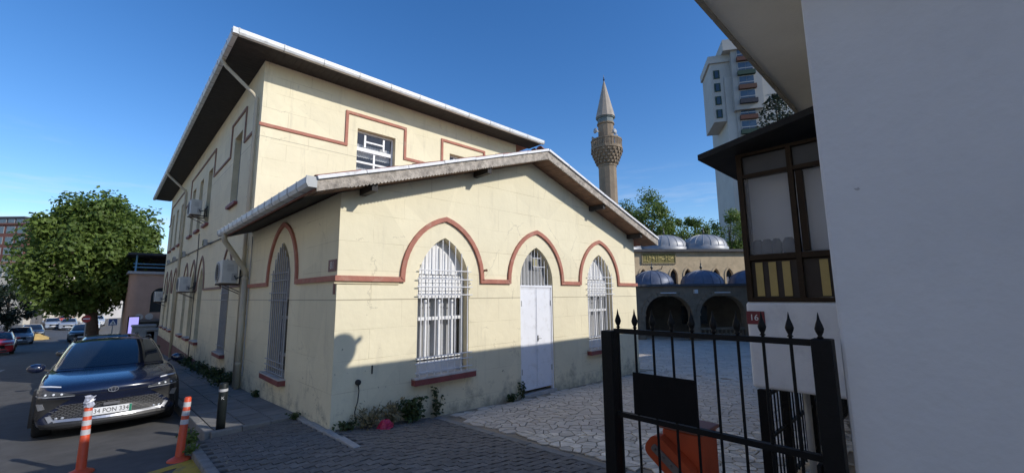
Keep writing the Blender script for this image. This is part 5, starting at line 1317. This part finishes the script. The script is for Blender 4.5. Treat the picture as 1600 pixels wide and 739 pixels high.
# rounded corner and street side
rc = MB(); rws = [[(cx0 + .5 - .5 * math.sin(a), 34.5 - .5 * math.cos(a), z) for a in [math.pi / 2 * i / 8 for i in range(9)]] + [(cx0, 44, z)] for z in (zb_, zt)]
rc.grid(rws).build('rounded_corner', PINK, cafe, smooth=True)
MB().box((cx0 - .15, 33.85, zt), (cx0 + 9, 44, zt + .18)).build('terrace_slab', mat('terrace_edge', (.42, .40, .38), .8), cafe)
shop = MB(); shop.box((cx0 + .6, 33.7, zb_), (cx0 + 2.6, 33.98, .35)); shop.build('shopfront', mat('dark_shopfront', (.05, .045, .045), .4, .3), cafe)
MB().box((cx0 + .4, 33.3, .36), (cx0 + 3.4, 33.97, .52)).build('awning', mat('cafe_awning', (.16, .14, .13), .8), cafe)
BLU = mat('blue_steel', (.12, .30, .46), .5, .1)
for u in (.2, 2.2, 4.4, 6.6): MB().box((cx0 + u, 34.1, zt + .18), (cx0 + u + .1, 34.2, zt + 1.35)).build('terrace_post', BLU, cafe)
for z in (.45, .7): MB().box((cx0 + .1, 34.12, zt + z), (cx0 + 8.8, 34.18, zt + z + .06)).build('terrace_rail', BLU, cafe)
MB().box((cx0 - .25, 33.6, zt + 1.35), (cx0 + 9, 44, zt + 1.5)).build('terrace_canopy', mat('canopy_dark', (.03, .03, .035), .7), cafe)
MB().box((cx0 + .5, 37, zt + .18), (cx0 + 9, 37.1, zt + 1.35)).build('terrace_back', DARKIN, cafe)
for k, u in enumerate((.2, .75)):
    MB().lathe((cx0 + u + .5, 33.6, .72), [(.22, 0), (.22, .06)], 18, (0, -1, 0)).build('round_shop_sign', mat('round_sign_pale', (.5, .47, .43), .5), cafe)

# ---- left side of the street, far buildings
def block(name, label, px0, px1, pytop, depth, m, rows, cols, glass, base=-3, thick=12, wz=(.25, .8), roofm=None, zlow=None):
    a = atd(px0, 460, depth); b = atd(px1, 460, depth); zt_ = atd((px0 + px1) / 2, pytop, depth).z
    U = Vector((b.x - a.x, b.y - a.y, 0)); L = U.length; U.normalize(); V = Vector((-U.y, U.x, 0)); A = Vector((a.x, a.y, 0))
    if V.dot(TW) < 0: V = -V
    fmp = lambda u, v, d: A + U * u - V * d + Vector((0, 0, v))
    t = thing(name, tuple(A + U * L / 2 + V * thick / 2 + Vector((0, 0, base))), label, 'building')
    MB().prism([(0, base), (L, base), (L, zt_), (0, zt_)], fmp, -thick, 0).build('wall', m, t)
    MB().prism([(-.3, zt_), (L + .3, zt_), (L + .3, zt_ + .4), (-.3, zt_ + .4)], fmp, -thick - .3, .3).build('parapet', roofm or m, t)
    z0 = 0 if zlow is None else zlow; fh = (zt_ - z0) / rows; cw = L / cols
    for r in range(rows):
        for c_ in range(cols):
            u0 = cw * (c_ + .12); u1 = cw * (c_ + .88); v0 = z0 + fh * (r + wz[0]); v1 = z0 + fh * (r + wz[1])
            w_ = MB().prism([(u0, v0), (u1, v0), (u1, v1), (u0, v1)], fmp, .002, .06).build('window', MATS['tower_frame'], t)
            MB().prism([(u0 + .08, v0 + .08), (u1 - .08, v0 + .08), (u1 - .08, v1 - .08), (u0 + .08, v1 - .08)], fmp, .061, .075).build('pane', glass, w_)
    return t, fmp, L, zt_
GL2 = mat('far_glass', (.10, .13, .16), .12, .3, .3, spec=.7)
block('brick_office_block', 'dark red-brown office block with ribbon windows at the left edge', -60, 27, 349, 105, mat('red_brown_brick', (.16, .065, .05), .8, .15, .5, .1, 8), 7, 5, GL2, thick=25, wz=(.2, .85), zlow=2)
t_, fmp, L, zz0 = block('brick_office_block_penthouse', 'dark glazed penthouse storey on the red-brown office block', -60, 20, 338, 106, mat('penthouse_dark', (.06, .06, .07), .5), 1, 6, GL2, base=atd(0, 349, 105).z + .45, thick=15, wz=(.15, .85), zlow=atd(0, 349, 105).z + .5)
block('cream_house', 'cream house with a low tiled roof beyond the dark street tree', -40, 42, 412, 72, mat('cream_far', (.55, .49, .40), .85, .08, .5), 2, 4, GL2, roofm=mat('far_tile', (.30, .17, .11), .9), zlow=2.2)
block('white_flats', 'white block of flats glimpsed behind the plane tree', 44, 130, 358, 120, mat('white_far', (.60, .60, .58), .85, .06, .3), 8, 5, GL2, zlow=0)
block('shop_row', 'pale low shop row at the bottom of the street', 58, 150, 462, 92, mat('shop_far', (.52, .49, .46), .85, .12, .3), 2, 5, GL2, zlow=-2)
block('grey_glazed_house', 'grey house with a dark glazed upper storey left of the tree', 36, 66, 452, 76, mat('grey_far', (.30, .30, .30), .8, .1, .5), 2, 2, GL2, zlow=1)
# red shop awnings and a fence by the parked cars
for k, (px, py, wd, col, lab) in enumerate(((69, 500, 2.4, (.45, .03, .02), 'red awning on the nearest far shop'), (101, 497, 2.0, (.45, .03, .02), 'red awning in the middle of the far shops'), (84, 492, 2.2, (.6, .58, .55), 'pale awning between the two red awnings'))):
    c = atd(px, py, 80); t = MB(); t.beam((c.x - wd / 2, c.y, c.z), (c.x + wd / 2, c.y - wd * .2, c.z), 1.1, .35)
    tag(t.build('shop_awning', mat('awning_%d' % k, col, .7)), lab, 'awning', 'awnings of the far shops')
fn = thing('panel_fence', (-13, 58, -2), 'weathered grey plank fence beside the parked cars on the left', 'fence')
a = atd(47, 505, 56); b = atd(66, 505, 66)
for k in range(12):
    p0 = a.lerp(b, k / 12); p1 = a.lerp(b, (k + .9) / 12); MB().beam((p0.x, p0.y, -.7), (p1.x, p1.y, -.7), .06, 2.9).build('plank', mat('grey_plank', (.22, .19, .16), .9, .25, 1, rand=.15), fn)
c = atd(58, 524, 44); sb = MB(); rnd = random.Random(6)
rws = [[(c.x + math.cos(a) * (1.0 - .16 * i) * rnd.uniform(.8, 1.1), c.y + math.sin(a) * (.8 - .12 * i) * rnd.uniform(.8, 1.1), zr(c.y) + .02 + .17 * i ** .8) for a in [2 * math.pi * j / 12 for j in range(13)]] for i in range(6)]
tag(sb.grid(rws).build('sand_heap', mat('yellow_sand', (.48, .33, .12), .9, .2, 2), smooth=True), 'small heap of yellow sand at the left kerb', 'sand heap')

# ================================================================== CARS
def car_body_mesh(sub=2):
    """half sections (x, z) from sill centre to roof-line centre, lofted from nose (y=0) to tail"""
    st = [  # y, half width, z bottom, z mid, z shoulder, z top
        (0.00, .78, .25, .45, .64, .71), (.03, .85, .21, .46, .73, .79), (.10, .885, .18, .48, .80, .86), (.30, .905, .17, .51, .865, .915),
        (.60, .92, .17, .53, .92, .965), (1.00, .925, .19, .55, .97, 1.01), (1.30, .925, .19, .55, 1.0, 1.035), (1.9, .925, .19, .55, 1.01, 1.03),
        (2.8, .925, .19, .55, 1.025, 1.04), (3.6, .925, .20, .57, 1.04, 1.055), (4.1, .90, .25, .6, 1.05, 1.07), (4.38, .85, .32, .62, 1.03, 1.05), (4.5, .78, .40, .64, .98, 1.0)]
    rows = []
    for y, w_, zb2, zm, zs, zt2 in st:
        bow = lambda x: .30 * (abs(x) / .92) ** 2.6 * clamp(1 - y / .7)     # nose wraps round
        half = [(0, zb2), (.55 * w_, zb2), (.9 * w_, zb2 + .015), (w_ * .985, zb2 + .10), (w_, zm), (w_ * .985, zs - .10), (w_ * .955, zs - .02), (w_ * .86, zs + .015), (w_ * .6, zt2 - .01), (w_ * .3, zt2), (0, zt2 + .003)]
        ring = [(-x, y + bow(x), z) for x, z in half] + [(x, y + bow(x), z) for x, z in half[-2:0:-1]]
        rows.append(ring)
    mb = MB(); o = 0; m = len(rows[0])
    for r in rows: mb.v += r
    for i in range(len(rows) - 1):
        for j in range(m): mb.f.append((i * m + j, i * m + (j + 1) % m, (i + 1) * m + (j + 1) % m, (i + 1) * m + j))
    mb.f.append(tuple(reversed(range(m)))); mb.f.append(tuple((len(rows) - 1) * m + j for j in range(m)))
    return subdiv(mb, sub)
def subdiv(mb, lv):
    me = mb.mesh('tmp_car'); ob = bpy.data.objects.new('tmp_car', me); COL.objects.link(ob)
    sm = ob.modifiers.new('s', 'SUBSURF'); sm.levels = lv; sm.render_levels = lv
    bpy.context.view_layer.update(); dg = bpy.context.evaluated_depsgraph_get(); r = bpy.data.meshes.new_from_object(ob.evaluated_get(dg))
    bpy.data.objects.remove(ob); bpy.data.meshes.remove(me)
    r.polygons.foreach_set('use_smooth', [True] * len(r.polygons)); return r
# cabin rings: belt outline and roof outline
BELT = [(0, 1.08, 1.02), (.45, 1.12, 1.02), (.74, 1.26, 1.02), (.80, 1.7, 1.022), (.82, 2.5, 1.03), (.81, 3.4, 1.045), (.76, 3.95, 1.06), (.5, 4.15, 1.065), (0, 4.2, 1.065)]
ROOF = [(0, 1.98, 1.50), (.36, 2.0, 1.495), (.555, 2.06, 1.47), (.60, 2.3, 1.485), (.62, 2.8, 1.495), (.61, 3.25, 1.47), (.57, 3.55, 1.43), (.36, 3.72, 1.41), (0, 3.76, 1.41)]
def ringpt(tab, s):           # s in 0..2*(n-1) round the car
    n = len(tab) - 1; s = s % (2 * n); mir = -1 if s > n else 1; s = 2 * n - s if s > n else s
    i = min(int(s), n - 1); f_ = s - i; a, b = tab[i], tab[i + 1]; v = Vector(a).lerp(Vector(b), f_); v.x *= mir; return v
def cabin(s, t): return ringpt(BELT, s).lerp(ringpt(ROOF, s), t) + Vector((0, 0, .035 * math.sin(math.pi * t)))
def cabin_patch(mb, s0, s1, t0, t1, off, ns=10, nt=5):
    rows = []
    for j in range(nt + 1):
        t = lerp(j / nt, t0, t1); r = []
        for i in range(ns + 1):
            s = lerp(i / ns, s0, s1); p = cabin(s, t); c_ = Vector((0, 2.6, p.z)); d = (p - c_); d.z = 0
            sn = (cabin(s + .05, t) - cabin(s - .05, t)); nn = sn.cross(cabin(s, min(1, t + .05)) - cabin(s, max(0, t - .05)))
            nn = nn.normalized() if nn.length > 1e-9 else Vector((0, -1, 0))
            if nn.dot(d) < 0: nn = -nn
            r.append(p + nn * off)
        rows.append(r)
    return mb.grid(rows)
PAINT = mat('midnight_paint', (.006, .011, .034), .2, .05, 3, metal=.0, coat=1.0, spec=.6)
CLAD = mat('black_cladding', (.018, .018, .019), .5, .15, 20, .05, 90)
TYRE = mat('tyre_rubber', (.02, .02, .02), .85, .2, 20)
RIM = mat('alloy_rim', (.35, .35, .36), .3, .05, metal=.8)
SILV = mat('satin_silver', (.40, .41, .44), .3, .05, metal=.7)
LENS = mat('headlight_lens', (.42, .44, .47), .08, .2, 14, spec=.9, metal=.3)
CARGL = mat('car_glass', (.012, .016, .022), .03, .05, 1, spec=.8, coat=.6)
HLDARK = mat('headlight_dark', (.06, .065, .075), .08, .4, 25, spec=.9)
DRL = mat('running_light', (.8, .82, .85), .2)
def car_common(root, paint, rails=True, sub=2):
    me = car_body_mesh(sub); me.materials.clear(); me.materials.append(paint)
    body = obj('body', me, root)
    # cabin shell
    N = 2 * (len(BELT) - 1); mb = MB(); rows = [[cabin(N * i / 48, t) for i in range(49)] for t in (0, .2, .4, .6, .8, 1)]; mb.grid(rows)
    top = []
    for k in range(6):
        f_ = 1 - k / 5; top.append([Vector((ringpt(ROOF, N * i / 48).x * f_, lerp(f_, 2.85, ringpt(ROOF, N * i / 48).y), ringpt(ROOF, N * i / 48).z + (1 - f_ ** 2) * (1.535 - ringpt(ROOF, N * i / 48).z))) for i in range(49)])
    mb.grid(top); mb.build('cabin', paint, body, smooth=True)
    cabin_patch(MB(), -1.93, 1.93, .05, .96, .006, 22, 8).build('windscreen', CARGL, root, smooth=True)
    for sg in (1, -1):
        for s0, s1 in ((2.35, 3.95), (4.1, 5.2), (5.3, 5.95)):
            cabin_patch(MB(), sg * s0, sg * s1, .10, .88, .006, 8, 4).build('side_window', CARGL, root, smooth=True)
    cabin_patch(MB(), 8 - 1.6, 8 + 1.6, .12, .9, .006, 14, 5).build('rear_window', CARGL, root, smooth=True)
    for sx_ in (-1, 1):
        for yw in (.92, 3.62):
            wh = empty_part('wheel', root); cx_ = sx_ * .80
            MB().lathe((cx_ - .11 * 1, yw, .335), [(.22, 0), (.31, .0), (.335, .03), (.335, .19), (.31, .22), (.22, .22)], 28, (1, 0, 0)).build('tyre', TYRE, wh, smooth=True)
            MB().lathe((cx_ + sx_ * .112, yw, .335), [(.23, 0), (.235, .004), (.05, .012), (.03, .02)], 20, (sx_, 0, 0)).build('rim', RIM, wh)
            sp = MB()
            for k in range(5):
                a = 2 * math.pi * k / 5; sp.beam((cx_ + sx_ * .125, yw, .335), (cx_ + sx_ * .122, yw + math.cos(a) * .22, .335 + math.sin(a) * .22), .05, .012, (sx_, 0, 0))
            sp.build('spoke', RIM, wh)
            ar = []
            for i in range(13):
                a = math.pi * (i / 12) * 1.16 - .25; ar.append([(sx_ * xx, yw + math.cos(a) * rr_, .34 + math.sin(a) * rr_) for xx, rr_ in ((.90, .36), (.945, .37), (.948, .44), (.90, .46))])
            MB().grid(ar).build('wheel_arch', CLAD, root, smooth=True)
        MB().box((sx_ * .90, 1.35, .20), (sx_ * .94, 3.2, .31)).build('sill_cladding', CLAD, root)
        mr = MB(); c_ = Vector((sx_ * 1.0, 1.50, 1.085))
        mr.lathe(c_ + Vector((0, -.09, 0)), [(.03, 0), (.075, .02), (.095, .07), (.095, .14), (.085, .155)], 14, (0, 1, 0))
        mr.v = [(c_.x + (x - c_.x) * 1.25, y, c_.z + (z - c_.z) * .85) for x, y, z in mr.v]
        mo = mr.build('mirror', paint, root, smooth=True); MB().beam((sx_ * .84, 1.52, 1.025), (sx_ * .93, 1.5, 1.06), .07, .03).build('mirror_stalk', CLAD, mo)
        if rails: MB().tube([(sx_ * .575, 2.25, 1.51), (sx_ * .585, 2.32, 1.545), (sx_ * .60, 2.8, 1.555), (sx_ * .585, 3.3, 1.535), (sx_ * .575, 3.38, 1.50)], .014, 6).build('roof_rail', CLAD, root, smooth=True)
    bm = bmesh.new(); bm.from_mesh(me); bvh = BVHTree.FromBMesh(bm); bm.free()
    return bvh
def nose_hit(bvh, x, z):
    h = bvh.ray_cast(Vector((x, -1, z)), Vector((0, 1, 0)))
    if h[0] is None: h = bvh.find_nearest(Vector((x, .2, z)))
    return h[0], (h[1] if h[1].y < 0 else -h[1])
def nose_patch(bvh, top, bot, off, nu, nv):
    """surface patch on the nose between two (x,z) polylines"""
    def along(pl, t):
        L = [0]
        for a, b in zip(pl, pl[1:]): L.append(L[-1] + math.hypot(b[0] - a[0], b[1] - a[1]))
        d = t * L[-1]
        for i in range(len(pl) - 1):
            if d <= L[i + 1] + 1e-9:
                f_ = (d - L[i]) / max(1e-9, L[i + 1] - L[i]); return (lerp(f_, pl[i][0], pl[i + 1][0]), lerp(f_, pl[i][1], pl[i + 1][1]))
        return pl[-1]
    rows = []
    for j in range(nv + 1):
        r = []
        for i in range(nu + 1):
            a = along(top, i / nu); b = along(bot, i / nu); x = lerp(j / nv, a[0], b[0]); z = lerp(j / nv, a[1], b[1]); p, n_ = nose_hit(bvh, x, z); r.append(p + n_ * off)
        rows.append(r)
    return rows
def npatch(bvh, root, name, top, bot, off, m, nu=14, nv=5):
    rows = nose_patch(bvh, top, bot, off, nu, nv); back = nose_patch(bvh, top, bot, -.01, nu, nv)
    mb = MB().grid(rows)
    per = [(rows[0][i], back[0][i]) for i in range(nu + 1)] + [(rows[j][nu], back[j][nu]) for j in range(1, nv + 1)] + [(rows[nv][i], back[nv][i]) for i in range(nu - 1, -1, -1)] + [(rows[j][0], back[j][0]) for j in range(nv - 1, -1, -1)]
    mb.grid([[a for a, b in per], [b for a, b in per]]); return mb.build(name, m, root, smooth=False)

car = thing('parked_suv', (0, 0, 0), 'dark blue crossover car parked at the kerb facing the camera', 'car')
bvh = car_common(car, PAINT)
mirx = lambda pl: [(-x, z) for x, z in pl]
# lower mouth: dark grille field with hexagonal bars, silver lip, black bumper, plate
npatch(bvh, car, 'grille_field', [(-.56, .555), (0, .565), (.56, .555)], [(-.60, .325), (0, .318), (.60, .325)], .006, mat('grille_black', (.008, .008, .009), .5), 20, 5)
for sx_ in (1, -1):
    f_ = (lambda pl: pl) if sx_ == 1 else mirx
    npatch(bvh, car, 'grille_field', f_([(.56, .556), (.71, .40)]), f_([(.60, .324), (.71, .395)]), .006, MATS['grille_black'], 6, 4)
gb = MB(); gm = mat('grille_bar', (.10, .10, .105), .35, .1)
for r in range(9):
    z = .34 + .0265 * r; lim = .60 + .08 * (1 - abs((z - .40) / .15))
    for sx_ in (1, -1):
        x = .0 if .30 < z < .49 else 0
        while x < lim:
            if not (z > .345 and z < .47 and x < .26):
                xa = x + (.035 if r % 2 else 0); p, n_ = nose_hit(bvh, sx_ * xa, z); p2, n2 = nose_hit(bvh, sx_ * (xa + .028), z - .008); p3, n3 = nose_hit(bvh, sx_ * (xa + .056), z); 
                gb.tube([p + n_ * .010, p2 + n2 * .014, p3 + n3 * .010], .0065, 4)
            x += .07
gb.build('grille_bars', gm, car, kind='stuff')
npatch(bvh, car, 'silver_lip', [(-.67, .335), (-.3, .322), (0, .318), (.3, .322), (.67, .335)], [(-.65, .295), (-.3, .288), (0, .286), (.3, .288), (.65, .295)], .022, SILV, 24, 2)
npatch(bvh, car, 'lower_bumper', [(-.88, .29), (0, .282), (.88, .29)], [(-.86, .185), (0, .20), (.86, .185)], .016, CLAD, 24, 3)
for sx_ in (1, -1):
    f_ = (lambda pl: pl) if sx_ == 1 else mirx
    npatch(bvh, car, 'silver_corner', f_([(.70, .41), (.755, .40)]), f_([(.655, .325), (.705, .297)]), .020, SILV, 3, 8)
    npatch(bvh, car, 'corner_cladding', f_([(.50, .64), (.62, .655), (.87, .68)]), f_([(.60, .57), (.76, .44), (.89, .30)]), .010, CLAD, 8, 6)
    npatch(bvh, car, 'headlight', f_([(.45, .715), (.62, .755), (.78, .785), (.89, .80)]), f_([(.45, .70), (.62, .70), (.78, .70), (.89, .715)]), .010, HLDARK, 14, 4)
    for q in (.60, .69, .78):
        p, n_ = nose_hit(bvh, sx_ * q, .728); MB().lathe(p + n_ * .012, [(.018, 0), (.016, .006), (.004, .009)], 10, n_).build('projector', DRL, car, smooth=True)
    npatch(bvh, car, 'chrome_line', f_([(.45, .70), (.62, .70), (.78, .70), (.89, .715)]), f_([(.45, .692), (.62, .69), (.78, .69), (.89, .702)]), .016, LENS, 10, 1)
    npatch(bvh, car, 'running_light', f_([(.62, .835), (.74, .85), (.86, .855)]), f_([(.62, .825), (.74, .835), (.86, .838)]), .010, DRL, 10, 2)
    npatch(bvh, car, 'fog_trim', f_([(.80, .60), (.86, .60)]), f_([(.77, .52), (.83, .50)]), .022, SILV, 3, 5)
    for q in (.56, .63): 
        p, n_ = nose_hit(bvh, sx_ * q, .355); MB().lathe(p + n_ * .008, [(.022, 0), (.02, .012), (.004, .016)], 10, n_).build('fog_lamp', LENS, car, smooth=True)
npatch(bvh, car, 'bonnet_edge', [(-.45, .708), (0, .70), (.45, .708)], [(-.45, .70), (0, .692), (.45, .70)], .004, CLAD, 20, 1)
p, n_ = nose_hit(bvh, 0, .615)
em_ = empty_part('emblem', car); pe, ne = nose_hit(bvh, 0, .735)
def ell(rx, rz, cx_=0, cz_=0, n=24): return [(pe + ne * .014) + Vector((cx_ + rx * math.cos(2 * math.pi * i / n), 0, cz_ + rz * math.sin(2 * math.pi * i / n))) for i in range(n + 1)]
MB().tube(ell(.062, .040), .006, 6, False).build('outer_oval', SILV, em_); MB().tube(ell(.024, .036), .0045, 6, False).build('upright_oval', SILV, em_); MB().tube(ell(.042, .014, 0, .016), .0045, 6, False).build('cross_oval', SILV, em_)
MB().lathe(pe + ne * .004, [(.058, 0), (.058, .004)], 20, ne).build('emblem_back', PAINT, em_)
pl_ = empty_part('number_plate', car); yp = nose_hit(bvh, 0, .4)[0].y - .045
bevel(MB().box((-.26, yp, .345), (.26, yp + .03, .46)).build('plate', mat('plate_white_face', (.72, .73, .74), .4, .04), pl_), .006)
MB().box((-.258, yp - .003, .347), (-.222, yp - .0005, .458)).build('blue_strip', mat('plate_blue', (.02, .06, .35), .4), pl_)
MB().box((.226, yp - .003, .347), (.258, yp - .0005, .458)).build('green_strip', mat('plate_green', (.02, .2, .12), .4), pl_)
obj('lettering', text_mesh('34 PON 334', .098, DARKIN, lambda u, v, d: (u * .86 + .005, yp - .002 - d, .402 + v), 0, .001), pl_)
MB().box((-.10, yp + .005, .487), (.10, yp + .03, .53)).build('radar_cover', mat('radar_grey', (.12, .12, .13), .4), car)
for sx_ in (-1, 1): MB().tube([(sx_ * .12 - .05, 1.03, .965), (sx_ * .12 + .55 * sx_, 1.22, .975)], .008, 5).build('wiper', CLAD, car)
CARS = atan_s = -math.atan(.045)
CY = 3.32
place(car, (-2.345, CY, zr(CY) - .025), (CARS, 0, rad(.6)))

# simpler cars along the street
gen = thing('street_car', (0, 0, 0), 'dark car parked close behind the dark blue crossover', 'car', 'cars along the street')
b2 = car_common(gen, mat('dark_car_paint', (.02, .024, .03), .25, .05, coat=.8), True, 1)
for sx_ in (1, -1):
    f_ = (lambda pl: pl) if sx_ == 1 else mirx
    npatch(b2, gen, 'headlight', f_([(.45, .74), (.85, .79)]), f_([(.45, .66), (.88, .68)]), .012, LENS, 6, 2)
npatch(b2, gen, 'grille', [(-.42, .68), (.42, .68)], [(-.5, .45), (.5, .45)], .008, MATS['grille_black'], 8, 2)
npatch(b2, gen, 'lower_grille', [(-.6, .36), (.6, .36)], [(-.55, .25), (.55, .25)], .008, CLAD, 8, 2)
yq = nose_hit(b2, 0, .47)[0].y - .03; MB().box((-.26, yq, .40), (.26, yq + .02, .51)).build('number_plate', MATS['plate_white_face'], gen)
place(gen, (-2.32, 9.15, zr(9.15) - .02), (CARS, 0, 0))
def street_car(label, px, depth, col, rot=0, sc=1.0, dx=0):
    p = atd(px, 500, depth); c_ = copy_tree(gen, (p.x + dx, p.y, zr(p.y) + .0), (CARS if p.y < 38 else 0, 0, rad(rot)), sc, label)
    m = mat('paint_%s' % '_'.join('%02d' % int(v * 100) for v in col), col, .3, .05, coat=.7)
    for ch in c_.children:
        if ch.name.startswith(('body', 'mirror')):
            for oo in [ch] + list(ch.children):
                if oo.name.startswith(('body', 'cabin')) or oo.name.startswith('mirror') and 'stalk' not in oo.name:
                    oo.material_slots[0].link = 'OBJECT'; oo.material_slots[0].material = m
    return c_
street_car('red car cut off by the left edge of the photo', -2, 29.5, (.38, .015, .025), 4)
street_car('silver-blue car behind the red car on the left', 33, 38.5, (.16, .19, .23), 4)
street_car('black car last in the left-hand row', 52, 44, (.03, .03, .035), 4)
street_car('pale blue car in the distance at the foot of the street', 86, 60, (.30, .36, .45), 10)
street_car('red car far down the street under the tree', 101, 72, (.5, .03, .03), 5)
street_car('grey car right of the pale blue car in the distance', 107, 58, (.3, .32, .35), 0)
street_car('dark off-road car with round lamps below the no-entry sign', 131, 41, (.05, .06, .07), 0, 1.06)
street_car('white car behind the dark off-road car', 143, 56, (.6, .6, .6), 0)
street_car('silver car under the tree farthest to the right', 152, 66, (.45, .46, .48), 0)
